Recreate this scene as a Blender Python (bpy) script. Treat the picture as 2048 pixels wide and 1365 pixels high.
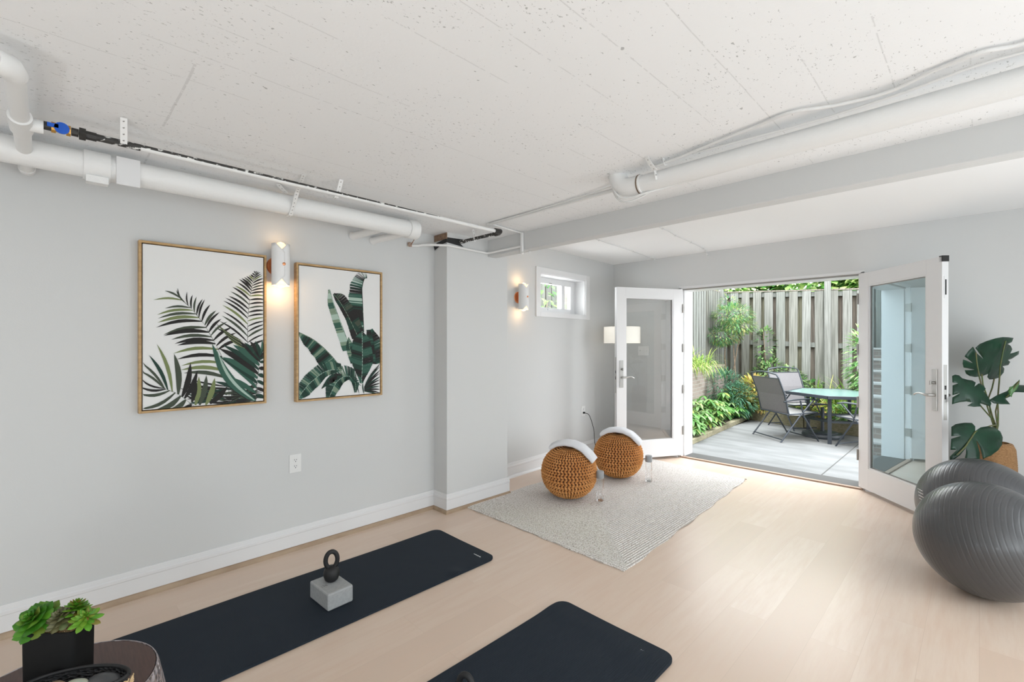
import bpy, bmesh, math, random
from mathutils import Vector, Matrix
R = random.Random(7)
for o in list(bpy.data.objects): bpy.data.objects.remove(o)
S = bpy.context.scene
COL = S.collection
PI = math.pi

# ------------------------------------------------------------------ camera
CAMH = 1.335; FPX = 928.0; YAW = math.radians(45.2); HOR = 687.0
cam = bpy.data.cameras.new('camera'); camo = bpy.data.objects.new('camera', cam); COL.objects.link(camo)
camo.location = (0, 0, CAMH); camo.rotation_euler = (PI/2, 0, YAW)
cam.sensor_width = 36; cam.lens = FPX/2048*36; cam.shift_y = (HOR-682.5)/2048
cam.clip_start = 0.02; cam.clip_end = 200
S.camera = camo
# ------------------------------------------------------------------ world, sun, lamps, exposure
W = bpy.data.worlds.new('world'); S.world = W; W.use_nodes = True
wn = W.node_tree; wn.nodes.clear()
wo = wn.nodes.new('ShaderNodeOutputWorld'); wb = wn.nodes.new('ShaderNodeBackground')
tc = wn.nodes.new('ShaderNodeTexCoord'); sx = wn.nodes.new('ShaderNodeSeparateXYZ'); rp = wn.nodes.new('ShaderNodeValToRGB')
rp.color_ramp.elements[0].position = 0.45; rp.color_ramp.elements[0].color = (0.86, 0.88, 0.90, 1)
rp.color_ramp.elements[1].position = 0.95; rp.color_ramp.elements[1].color = (0.90, 0.95, 1.0, 1)
wn.links.new(tc.outputs['Generated'], sx.inputs[0]); wn.links.new(sx.outputs['Z'], rp.inputs[0])
wn.links.new(rp.outputs[0], wb.inputs[0]); wn.links.new(wb.outputs[0], wo.inputs[0])
wb.inputs[1].default_value = 8.2
def lamp(name, kind, loc, rot, energy, color=(1, 1, 1), **kw):
    l = bpy.data.lights.new(name, kind); l.energy = energy; l.color = color
    for k, v in kw.items(): setattr(l, k, v)
    o = bpy.data.objects.new(name, l); COL.objects.link(o); o.location = loc; o.rotation_euler = rot
    return o
lamp('sun', 'SUN', (0, 12, 10), (math.radians(32), 0, math.radians(25)), 2.2, (1, .97, .92), angle=math.radians(25))
# added fill lights standing in for assumed unseen windows and lamps, no fixtures
CW = (.87, .95, 1)
lamp('side_fill_light', 'AREA', (1.55, .3, 1.15), (math.radians(90), 0, math.radians(90)), 37, CW, shape='RECTANGLE', size=3.2, size_y=1.5)
lamp('side_fill_light', 'AREA', (1.55, 3.3, 1.15), (math.radians(90), 0, math.radians(90)), 24, CW, shape='RECTANGLE', size=1.6, size_y=1.7)
lamp('low_fill_light', 'POINT', (1.2, -.7, .55), (0, 0, 0), 24, CW, shadow_soft_size=.2)
lamp('low_fill_light', 'POINT', (-.9, -1.6, .55), (0, 0, 0), 26, CW, shadow_soft_size=.2)
lamp('low_fill_light', 'POINT', (1.25, 2.2, .6), (0, 0, 0), 10, CW, shadow_soft_size=.18)
lamp('far_fill_light', 'POINT', (1.25, 3.5, .40), (0, 0, 0), 17, CW, shadow_soft_size=.2)  # added low fill that brightens the far ceiling and floor
S.view_settings.view_transform = 'Standard'; S.view_settings.look = 'None'
S.view_settings.gamma = 1; S.view_settings.exposure = 0.08; S.view_settings.use_curve_mapping = False

# ------------------------------------------------------------------ measuring helpers (pixel of the 2048x1365 frame -> point on a plane of the room)
FW = Vector((-math.sin(YAW), math.cos(YAW), 0)); RT = Vector((math.cos(YAW), math.sin(YAW), 0)); CP = Vector((0, 0, CAMH))
def ray(u, v): return FW + RT*((u-1024)/FPX) + Vector((0, 0, (HOR-v)/FPX))
def onx(u, v, x): d = ray(u, v); return CP + d*(x/d.x)
def ony(u, v, y): d = ray(u, v); return CP + d*(y/d.y)
def onz(u, v, z=0): d = ray(u, v); return CP + d*((z-CAMH)/d.z)
def onp(u, v, p, n): d = ray(u, v); return CP + d*((Vector(p)-CP).dot(n)/d.dot(n))

# ------------------------------------------------------------------ materials
def mat(name, color, rough=.5, metal=0, color2=None, nscale=8, stretch=(1, 1, 1), bump=0, bscale=60, spec=.5, emit=None, estr=0, island=None, sub=0, coat=0, ramp=(.35, .65), trans=0):
    m = bpy.data.materials.new(name); m.use_nodes = True; nt = m.node_tree; p = nt.nodes['Principled BSDF']
    p.inputs['Base Color'].default_value = (*color, 1); p.inputs['Roughness'].default_value = rough; p.inputs['Metallic'].default_value = metal
    p.inputs['Specular IOR Level'].default_value = spec
    if coat: p.inputs['Coat Weight'].default_value = coat
    if trans: p.inputs['Transmission Weight'].default_value = trans
    if emit: p.inputs['Emission Color'].default_value = (*emit, 1); p.inputs['Emission Strength'].default_value = estr
    L = nt.links.new
    co = nt.nodes.new('ShaderNodeTexCoord'); mp = nt.nodes.new('ShaderNodeMapping'); mp.inputs['Scale'].default_value = stretch
    L(co.outputs['Object'], mp.inputs[0])
    if color2:
        n = nt.nodes.new('ShaderNodeTexNoise'); n.inputs['Scale'].default_value = nscale; n.inputs['Detail'].default_value = 5
        L(mp.outputs[0], n.inputs['Vector'])
        r = nt.nodes.new('ShaderNodeValToRGB'); r.color_ramp.elements[0].color = (*color, 1); r.color_ramp.elements[1].color = (*color2, 1)
        r.color_ramp.elements[0].position = ramp[0]; r.color_ramp.elements[1].position = ramp[1]
        L(n.outputs['Fac'], r.inputs[0]); src = r.outputs[0]
    else:
        rgb = nt.nodes.new('ShaderNodeRGB'); rgb.outputs[0].default_value = (*color, 1); src = rgb.outputs[0]
    if island:
        g = nt.nodes.new('ShaderNodeNewGeometry'); r2 = nt.nodes.new('ShaderNodeValToRGB')
        els = r2.color_ramp.elements
        while len(els) < len(island): els.new(.5)
        for i, c in enumerate(island): els[i].position = i/(len(island)-1); els[i].color = (*c, 1)
        L(g.outputs['Random Per Island'], r2.inputs[0])
        mx = nt.nodes.new('ShaderNodeMix'); mx.data_type = 'RGBA'; mx.blend_type = 'MULTIPLY' if color2 else 'MIX'; mx.inputs[0].default_value = 1
        L(src, mx.inputs[6]); L(r2.outputs[0], mx.inputs[7]); src = mx.outputs[2]
    L(src, p.inputs['Base Color'])
    if bump:
        n2 = nt.nodes.new('ShaderNodeTexNoise'); n2.inputs['Scale'].default_value = bscale; n2.inputs['Detail'].default_value = 4
        L(mp.outputs[0], n2.inputs['Vector']); b = nt.nodes.new('ShaderNodeBump'); b.inputs['Strength'].default_value = bump; b.inputs['Distance'].default_value = .01
        L(n2.outputs['Fac'], b.inputs['Height']); L(b.outputs[0], p.inputs['Normal'])
    return m
class N:  # tiny node helper
    def __init__(s, m): s.nt = m.node_tree; s.L = s.nt.links.new; s.p = s.nt.nodes['Principled BSDF']
    def v(s, x, i):
        if hasattr(x, 'is_linked') or hasattr(x, 'links'): s.L(x, i)
        else: i.default_value = x
    def math(s, op, a, b=0, c=None):
        n = s.nt.nodes.new('ShaderNodeMath'); n.operation = op; s.v(a, n.inputs[0]); s.v(b, n.inputs[1])
        if c is not None: s.v(c, n.inputs[2])
        return n.outputs[0]
    def noise(s, vec, scale, detail=3, rough=.5):
        n = s.nt.nodes.new('ShaderNodeTexNoise'); n.inputs['Scale'].default_value = scale; n.inputs['Detail'].default_value = detail; n.inputs['Roughness'].default_value = rough
        if vec is not None: s.L(vec, n.inputs['Vector'])
        return n.outputs['Fac']
    def map(s, scale=(1, 1, 1), loc=(0, 0, 0), rot=(0, 0, 0)):
        c = s.nt.nodes.new('ShaderNodeTexCoord'); m = s.nt.nodes.new('ShaderNodeMapping')
        m.inputs['Scale'].default_value = scale; m.inputs['Location'].default_value = loc; m.inputs['Rotation'].default_value = rot
        s.L(c.outputs['Object'], m.inputs[0]); return m.outputs[0]
    def sep(s, v): n = s.nt.nodes.new('ShaderNodeSeparateXYZ'); s.L(v, n.inputs[0]); return n.outputs
    def ramp(s, f, stops):
        r = s.nt.nodes.new('ShaderNodeValToRGB'); e = r.color_ramp.elements
        while len(e) < len(stops): e.new(.5)
        for i, (p, c) in enumerate(stops): e[i].position = p; e[i].color = (*c, 1) if len(c) == 3 else c
        s.L(f, r.inputs[0]); return r.outputs[0]
    def mix(s, f, a, b, mode='MIX'):
        n = s.nt.nodes.new('ShaderNodeMix'); n.data_type = 'RGBA'; n.blend_type = mode; s.v(f, n.inputs[0])
        for x, i in ((a, 6), (b, 7)):
            if isinstance(x, tuple): n.inputs[i].default_value = (*x, 1)
            else: s.L(x, n.inputs[i])
        return n.outputs[2]
    def bump(s, h, strength=.5, dist=.01):
        b = s.nt.nodes.new('ShaderNodeBump'); b.inputs['Strength'].default_value = strength; b.inputs['Distance'].default_value = dist
        s.L(h, b.inputs['Height']); s.L(b.outputs[0], s.p.inputs['Normal'])
def g1(v): return (v, v, v)

wallpaint = mat('wall_paint', (.655, .66, .655), .75, bump=.04, bscale=180, spec=.2)
trimwhite = mat('trim_white', (.77, .77, .775), .35, spec=.4)
ceilwhite = mat('smooth_ceiling_white', (.93, .93, .93), .8, bump=.08, bscale=30, spec=.2)
pipewhite = mat('painted_pipe_white', (.82, .82, .81), .45, bump=.15, bscale=70, spec=.4)
conduit = mat('painted_cable_white', (.76, .76, .75), .5)
# concrete ceiling: board marks, pits, ridges
conc = mat('painted_concrete', (.89, .89, .89), .65, spec=.3)
n = N(conc); v = n.map(); sp = n.sep(v)
wob = n.math('MULTIPLY', n.math('SUBTRACT', n.noise(v, 3, 2), .5), .012)
def boardlines(axis, pitch, width, off):
    a = n.math('ADD', n.math('DIVIDE', n.math('ADD', n.math('ADD', sp[axis], off), wob), pitch), 50)
    f = n.math('ABSOLUTE', n.math('SUBTRACT', n.math('FRACT', a), .5))
    return n.math('GREATER_THAN', f, .5-width/pitch/2), n.math('FLOOR', n.math('ADD', a, .5))
l1, cell = boardlines(0, .183, .0036, .02)
vb = n.map((1, 7, 1)); gate = n.math('GREATER_THAN', n.noise(n.map((6, 1.0, 1)), 1.6, 2), .49)
fine = n.math('GREATER_THAN', n.noise(v, 55, 2), .42)
l1 = n.math('MULTIPLY', n.math('MULTIPLY', l1, gate), fine)
l2, _ = boardlines(1, 1.9, .008, 1.58)
l2 = n.math('MULTIPLY', n.math('MULTIPLY', l2, n.math('GREATER_THAN', n.noise(n.map((1.3, .5, 1)), 1.4, 1), .5)), fine)
clus = n.ramp(n.noise(v, 2.2, 2), [(.42, g1(0)), (.62, g1(1))])
pn = n.noise(n.map((1, .45, 1)), 150, 2, .6)
pit = n.math('GREATER_THAN', n.math('ADD', pn, n.math('MULTIPLY', clus, .06)), .725)
pn2 = n.math('GREATER_THAN', n.noise(n.map((1, .6, 1), (3, 3, 0)), 60, 1), .78)
pits = n.math('MAXIMUM', n.math('MULTIPLY', pit, .5), n.math('MULTIPLY', pn2, .6))
marks = n.math('MAXIMUM', pits, n.math('MULTIPLY', n.math('MAXIMUM', l1, l2), .20))
n.L(n.mix(marks, (.90, .905, .91), (.24, .24, .23)), n.p.inputs['Base Color'])
hgt = n.math('SUBTRACT', n.math('ADD', n.math('MULTIPLY', n.noise(v, 9, 4), .25), n.math('MULTIPLY', n.noise(v, 60, 3), .10)), n.math('MULTIPLY', n.math('MAXIMUM', l1, l2), 1.2))
n.bump(hgt, .55, .012)
# floor planks
flo = mat('oak_planks', (.74, .58, .46), .30, spec=.5)
n = N(flo); v = n.map(rot=(0, 0, PI/2))
br = n.nt.nodes.new('ShaderNodeTexBrick'); n.L(v, br.inputs['Vector'])
br.inputs['Scale'].default_value = 1; br.inputs['Brick Width'].default_value = 1.22; br.inputs['Row Height'].default_value = .18
br.inputs['Mortar Size'].default_value = .0007; br.inputs['Mortar Smooth'].default_value = 0; br.offset = .37; br.offset_frequency = 2
br.inputs['Color1'].default_value = (0, 0, 0, 1); br.inputs['Color2'].default_value = (1, 1, 1, 1); br.inputs['Mortar'].default_value = (.5, .5, .5, 1)
base = n.ramp(br.outputs['Color'], [(0, (.65, .505, .40)), (.5, (.70, .555, .445)), (1, (.73, .595, .49))])
offv = n.nt.nodes.new('ShaderNodeVectorMath'); offv.operation = 'MULTIPLY_ADD'
n.L(br.outputs['Color'], offv.inputs[0]); offv.inputs[1].default_value = (7, 3, 0); n.L(v, offv.inputs[2])
st = n.nt.nodes.new('ShaderNodeVectorMath'); st.operation = 'MULTIPLY'; n.L(offv.outputs[0], st.inputs[0]); st.inputs[1].default_value = (1.0, 9, 1)
grain = n.noise(st.outputs[0], 3.2, 5, .6)
st2 = n.nt.nodes.new('ShaderNodeVectorMath'); st2.operation = 'MULTIPLY'; n.L(offv.outputs[0], st2.inputs[0]); st2.inputs[1].default_value = (4, 130, 1)
gr2 = n.noise(st2.outputs[0], 3, 3, .6)
c = n.mix(n.ramp(grain, [(.38, g1(0)), (.68, g1(1))]), base, (.68, .52, .41))
c = n.mix(n.math('MULTIPLY', n.ramp(gr2, [(.5, g1(0)), (.75, g1(1))]), .3), c, (.64, .50, .41))
c = n.mix(n.math('MULTIPLY', br.outputs['Fac'], .35), c, (.45, .33, .25))
n.L(c, n.p.inputs['Base Color']); n.bump(n.math('SUBTRACT', n.math('MULTIPLY', gr2, .2), br.outputs['Fac']), .12, .002)

gold = mat('oak_frame', (.55, .36, .17), .45, color2=(.42, .26, .11), nscale=20, stretch=(1, 1, 4), spec=.4)
canvasm = mat('canvas_print', (.79, .79, .78), .8, spec=.1, bump=.05, bscale=900)
copper = mat('brushed_copper', (.80, .33, .15), .3, metal=.85)
shade_w = mat('white_leather_shade', (.85, .85, .85), .55)
chrome = mat('satin_nickel', (.50, .49, .47), .35, metal=.9)
steel = mat('grey_hinge_metal', (.36, .35, .33), .4, metal=.8)
black = mat('black_rubber', (.012, .012, .013), .6)
blackpot = mat('matte_black_ceramic', (.006, .006, .006), .7, spec=.15)
matcol = mat('charcoal_foam', (.015, .022, .032), .75, spec=.22)
n = N(matcol); v = n.map(); s_ = n.sep(v); w_ = n.math('SINE', n.math('MULTIPLY', s_[0], 2*PI/.0085))
big = n.noise(v, 3.5, 2)
n.bump(n.math('ADD', n.math('MULTIPLY', w_, .06), n.math('ADD', n.math('MULTIPLY', big, .9), n.math('MULTIPLY', n.noise(v, 260, 2), .12))), .5, .012)
foam = mat('grey_foam_block', (.33, .34, .345), .7, color2=(.38, .39, .39), nscale=60, bump=.05, bscale=400)
ball_m = mat('grey_exercise_ball_vinyl', (.064, .064, .067), .34, spec=.55, coat=.08, color2=(.072, .072, .075), nscale=2)
rattan = mat('woven_seagrass', (.26, .13, .05), .8, color2=(.46, .26, .12), nscale=90, stretch=(1, 1, 3), bump=.8, bscale=110)
knit = mat('burnt_orange_cotton_cord', (.62, .28, .09), .85, color2=(.76, .39, .15), nscale=25, bump=.3, bscale=300, spec=.15)
towel = mat('white_terry', (.92, .93, .97), .95, bump=.7, bscale=350, spec=.1)
rugm = mat('braided_jute', (.66, .60, .54), .95, spec=.1)
n = N(rugm); v = n.map(); s_ = n.sep(v)
ax = n.math('ABSOLUTE', s_[0]); ay = n.math('ABSOLUTE', s_[1])
dd = n.math('MINIMUM', n.math('SUBTRACT', .76, ax), n.math('SUBTRACT', 1.24, ay))
row = n.math('SINE', n.math('MULTIPLY', dd, 2*PI/.019))
fl = n.noise(v, 130, 2, .7); fl2 = n.noise(v, 30, 3)
c = n.ramp(fl, [(.38, (.34, .29, .25)), (.46, (.82, .77, .72)), (.58, (.93, .91, .89))])
c = n.mix(n.math('MULTIPLY', n.math('LESS_THAN', row, -.5), .6), c, (.33, .28, .24))
c = n.mix(n.math('MULTIPLY', fl2, .35), c, (.82, .78, .73))
n.L(c, n.p.inputs['Base Color']); n.bump(n.math('ADD', n.math('MULTIPLY', row, .5), n.math('MULTIPLY', fl, .8)), .8, .006)
darkpipe = mat('worn_black_iron', (.035, .033, .03), .6, color2=(.78, .78, .76), nscale=70, stretch=(1, .6, 1), ramp=(.56, .62), bump=.3)
iron = mat('dark_iron', (.045, .043, .04), .5, metal=.4, bump=.3, bscale=90)
brass = mat('brass', (.55, .30, .07), .35, metal=.8)
blue = mat('blue_handle_plastic', (.01, .10, .52), .35)
rust = mat('rusty_steel', (.20, .08, .04), .8, color2=(.5, .4, .33), nscale=60)
brickbrown = mat('exposed_brick', (.20, .12, .08), .9, color2=(.30, .20, .13), nscale=40, bump=.5)
darkwood = mat('dark_walnut_top', (.085, .04, .032), .42, color2=(.055, .026, .022), nscale=14, stretch=(1, 12, 1))
hammered = mat('hammered_pewter', (.48, .43, .45), .33, metal=.85)
n = N(hammered); vo = n.nt.nodes.new('ShaderNodeTexVoronoi'); vo.inputs['Scale'].default_value = 62; n.L(n.map(), vo.inputs['Vector']); n.bump(vo.outputs['Distance'], .9, .01)
blackweave = mat('black_woven_cord', (.02, .02, .022), .6)
n = N(blackweave); vo = n.nt.nodes.new('ShaderNodeTexVoronoi'); vo.inputs['Scale'].default_value = 130; n.L(n.map((1, 1, 1.6)), vo.inputs['Vector']); n.bump(vo.outputs['Distance'], 1, .012)
jute = mat('natural_straw', (.55, .36, .18), .8, color2=(.75, .55, .32), nscale=80)
screen = mat('patio_sling_mesh', (.11, .106, .112), .7, color2=(.17, .165, .17), nscale=60, stretch=(6, 6, 1))
seatm = mat('patio_seat_mesh', (.26, .26, .25), .7, color2=(.21, .21, .205), nscale=60)
framem = mat('charcoal_powder_coat', (.045, .055, .068), .35, metal=.3)
tglass = mat('pebbled_green_glass', (.14, .23, .21), .22, spec=.5, bump=.02, bscale=60)
conslab = mat('patio_concrete', (.145, .151, .148), .85, color2=(.195, .201, .199), nscale=2.2, stretch=(1, 3, 1), bump=.15, bscale=40)
timber = mat('weathered_timber', (.20, .19, .11), .9, color2=(.30, .27, .19), nscale=9, stretch=(3, 1, 6), bump=.4, bscale=30)
soil = mat('dark_mulch', (.035, .025, .02), .95, color2=(.09, .065, .05), nscale=30, bump=1, bscale=50)
fencem = mat('weathered_grey_fence', (.125, .13, .118), .9, color2=(.25, .26, .245), nscale=5, stretch=(14, 14, .35), bump=.5, bscale=25, island=[(.62, .60, .55), (1, 1, 1), (.80, .84, .82), (.92, .90, .86)])
fenceb = mat('weathered_brown_fence', (.10, .09, .078), .9, color2=(.23, .205, .175), nscale=5, stretch=(14, 14, .35), bump=.5, bscale=25, island=[(.7, .65, .6), (1, 1, 1), (.9, 1, .8)])
fenced = mat('fence_gap_shade', (.03, .028, .025), .9, color2=(.07, .065, .06), nscale=5, stretch=(14, 14, .35))  # back boards coloured darker so the gaps between front boards look shaded
def brickmat(name, c1, c2, mort, w=.2, h=.067):
    m = mat(name, c1, .9); n = N(m); v = n.map(rot=(PI/2, 0, 0)); br = n.nt.nodes.new('ShaderNodeTexBrick')
    co = n.nt.nodes.new('ShaderNodeTexCoord'); sp = n.sep(co.outputs['Object']); cb = n.nt.nodes.new('ShaderNodeCombineXYZ')
    n.L(n.math('ADD', sp[0], sp[1]), cb.inputs[0]); n.L(sp[2], cb.inputs[1]); n.L(cb.outputs[0], br.inputs['Vector'])
    br.inputs['Scale'].default_value = 1; br.inputs['Brick Width'].default_value = w; br.inputs['Row Height'].default_value = h; br.inputs['Mortar Size'].default_value = .006
    br.inputs['Color1'].default_value = (*c1, 1); br.inputs['Color2'].default_value = (*c2, 1); br.inputs['Mortar'].default_value = (*mort, 1)
    n.L(br.outputs['Color'], n.p.inputs['Base Color']); n.bump(n.math('SUBTRACT', 1, br.outputs['Fac']), .5, .01); return m
brickm = brickmat('garden_brick', (.27, .22, .19), (.36, .30, .27), (.38, .36, .33))
brickred = brickmat('stair_brick', (.20, .15, .13), (.28, .21, .18), (.36, .33, .30))
stonetread = mat('stone_tread', (.55, .52, .50), .85, bump=.2)
extwall = brickmat('house_brick', (.30, .20, .17), (.36, .25, .20), (.5, .48, .45))
def leafmat(name, cols, rough=.45, trans=True):
    m = mat(name, cols[0], rough, island=cols, spec=.35)
    if trans:
        nt = m.node_tree; p = nt.nodes['Principled BSDF']; out = [x for x in nt.nodes if x.type == 'OUTPUT_MATERIAL'][0]
        t = nt.nodes.new('ShaderNodeBsdfTranslucent'); mx = nt.nodes.new('ShaderNodeMixShader'); mx.inputs[0].default_value = .3
        src = p.inputs['Base Color'].links[0].from_socket; nt.links.new(src, t.inputs[0])
        nt.links.new(p.outputs[0], mx.inputs[1]); nt.links.new(t.outputs[0], mx.inputs[2]); nt.links.new(mx.outputs[0], out.inputs[0])
    return m
hostam = leafmat('hosta_leaf', [(0.043, 0.156, 0.028), (0.099, 0.282, 0.050), (0.183, 0.367, 0.113), (0.296, 0.438, 0.211), (0.353, 0.438, 0.085)])
fernm = leafmat('blue_green_leaf', [(0.035, 0.121, 0.056), (0.071, 0.211, 0.121), (0.113, 0.282, 0.170), (0.198, 0.338, 0.254)])
nandm = leafmat('nandina_leaf', [(0.050, 0.177, 0.071), (0.099, 0.267, 0.113), (0.183, 0.353, 0.156), (0.317, 0.438, 0.127), (0.388, 0.282, 0.156)])
yelm = leafmat('yellow_leaf', [(0.290, 0.349, 0.050), (0.515, 0.498, 0.100), (0.622, 0.548, 0.183), (0.548, 0.373, 0.149), (0.249, 0.332, 0.066)])
grassm = leafmat('strap_leaf', [(0.085, 0.226, 0.035), (0.183, 0.353, 0.056), (0.317, 0.423, 0.099), (0.423, 0.423, 0.156)])
treem = leafmat('tree_leaf', [(0.034, 0.140, 0.034), (0.116, 0.324, 0.070), (0.324, 0.554, 0.162), (0.636, 0.764, 0.300), (0.832, 0.900, 0.462)])
mshrub = leafmat('broad_leaf', [(0.056, 0.183, 0.056), (0.142, 0.310, 0.099), (0.282, 0.423, 0.183), (0.388, 0.479, 0.211)])
barkm = mat('brown_bark', (.13, .09, .06), .9, color2=(.25, .19, .14), nscale=30)
monm = mat('monstera_leaf', (.005, .026, .013), .34, color2=(.010, .048, .024), nscale=9, spec=.35)
monm2 = mat('monstera_young_leaf', (.04, .13, .03), .35, color2=(.07, .18, .05), nscale=12)
stemm = mat('green_stem', (.06, .11, .025), .5, color2=(.12, .10, .04), nscale=30)
succ = [leafmat('succulent_green', [(.025, .11, .006), (.05, .19, .012), (.09, .26, .02), (.12, .14, .02)], .4, False),
        leafmat('succulent_bright', [(.06, .20, .012), (.11, .30, .02), (.15, .27, .02), (.20, .13, .03)], .4, False),
        leafmat('succulent_dusky', [(.06, .06, .025), (.13, .12, .05), (.20, .20, .12), (.09, .13, .04)], .35, False)]
bulbm = mat('glowing_bulb', (1, .8, .5), .2, emit=(1, .74, .38), estr=6)
lampm = mat('linen_lampshade', (.9, .88, .82), .8, emit=(1, .93, .80), estr=.35)
switchm = mat('white_plastic', (.80, .80, .79), .35)
darkslot = mat('dark_slot', (.02, .02, .02), .7)
stones = [mat('stone_'+n_, c_, .35, color2=c2_, nscale=18, spec=.5) for n_, c_, c2_ in
          [('slate', (.06, .065, .07), (.10, .10, .105)), ('tan', (.28, .20, .13), (.36, .27, .19)), ('jade', (.34, .40, .34), (.55, .50, .36)), ('olive', (.09, .085, .07), (.14, .12, .10)), ('rose', (.22, .13, .11), (.30, .19, .16))]]
def archglass(name, tint, refl, gcol=(1, 1, 1)):
    m = bpy.data.materials.new(name); m.use_nodes = True; nt = m.node_tree; nt.nodes.clear()
    o = nt.nodes.new('ShaderNodeOutputMaterial'); t = nt.nodes.new('ShaderNodeBsdfTransparent'); g = nt.nodes.new('ShaderNodeBsdfGlossy'); mx = nt.nodes.new('ShaderNodeMixShader')
    t.inputs[0].default_value = (*tint, 1); g.inputs[0].default_value = (*gcol, 1); g.inputs['Roughness'].default_value = 0
    lw = nt.nodes.new('ShaderNodeLayerWeight'); lw.inputs[0].default_value = .25; ad = nt.nodes.new('ShaderNodeMath'); ad.operation = 'ADD'; ad.use_clamp = True
    mu = nt.nodes.new('ShaderNodeMath'); mu.operation = 'MULTIPLY'; mu.inputs[1].default_value = .6
    nt.links.new(lw.outputs['Fresnel'], mu.inputs[0]); nt.links.new(mu.outputs[0], ad.inputs[0]); ad.inputs[1].default_value = refl
    nt.links.new(ad.outputs[0], mx.inputs[0]); nt.links.new(t.outputs[0], mx.inputs[1]); nt.links.new(g.outputs[0], mx.inputs[2]); nt.links.new(mx.outputs[0], o.inputs[0]); return m
glassL = archglass('clear_door_glass', (.97, .98, .98), .12)
glassR = archglass('blue_tinted_door_glass', (.50, .56, .54), .30, (.66, .84, .90))
winglass = archglass('window_glass', (.95, .97, .96), .03)
bottleg = archglass('clear_bottle_plastic', (.975, .98, .985), .03)
bulbglass = mat('warm_glowing_bulb_glass', (1, .85, .6), .3, emit=(1, .70, .36), estr=1.15)

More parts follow.
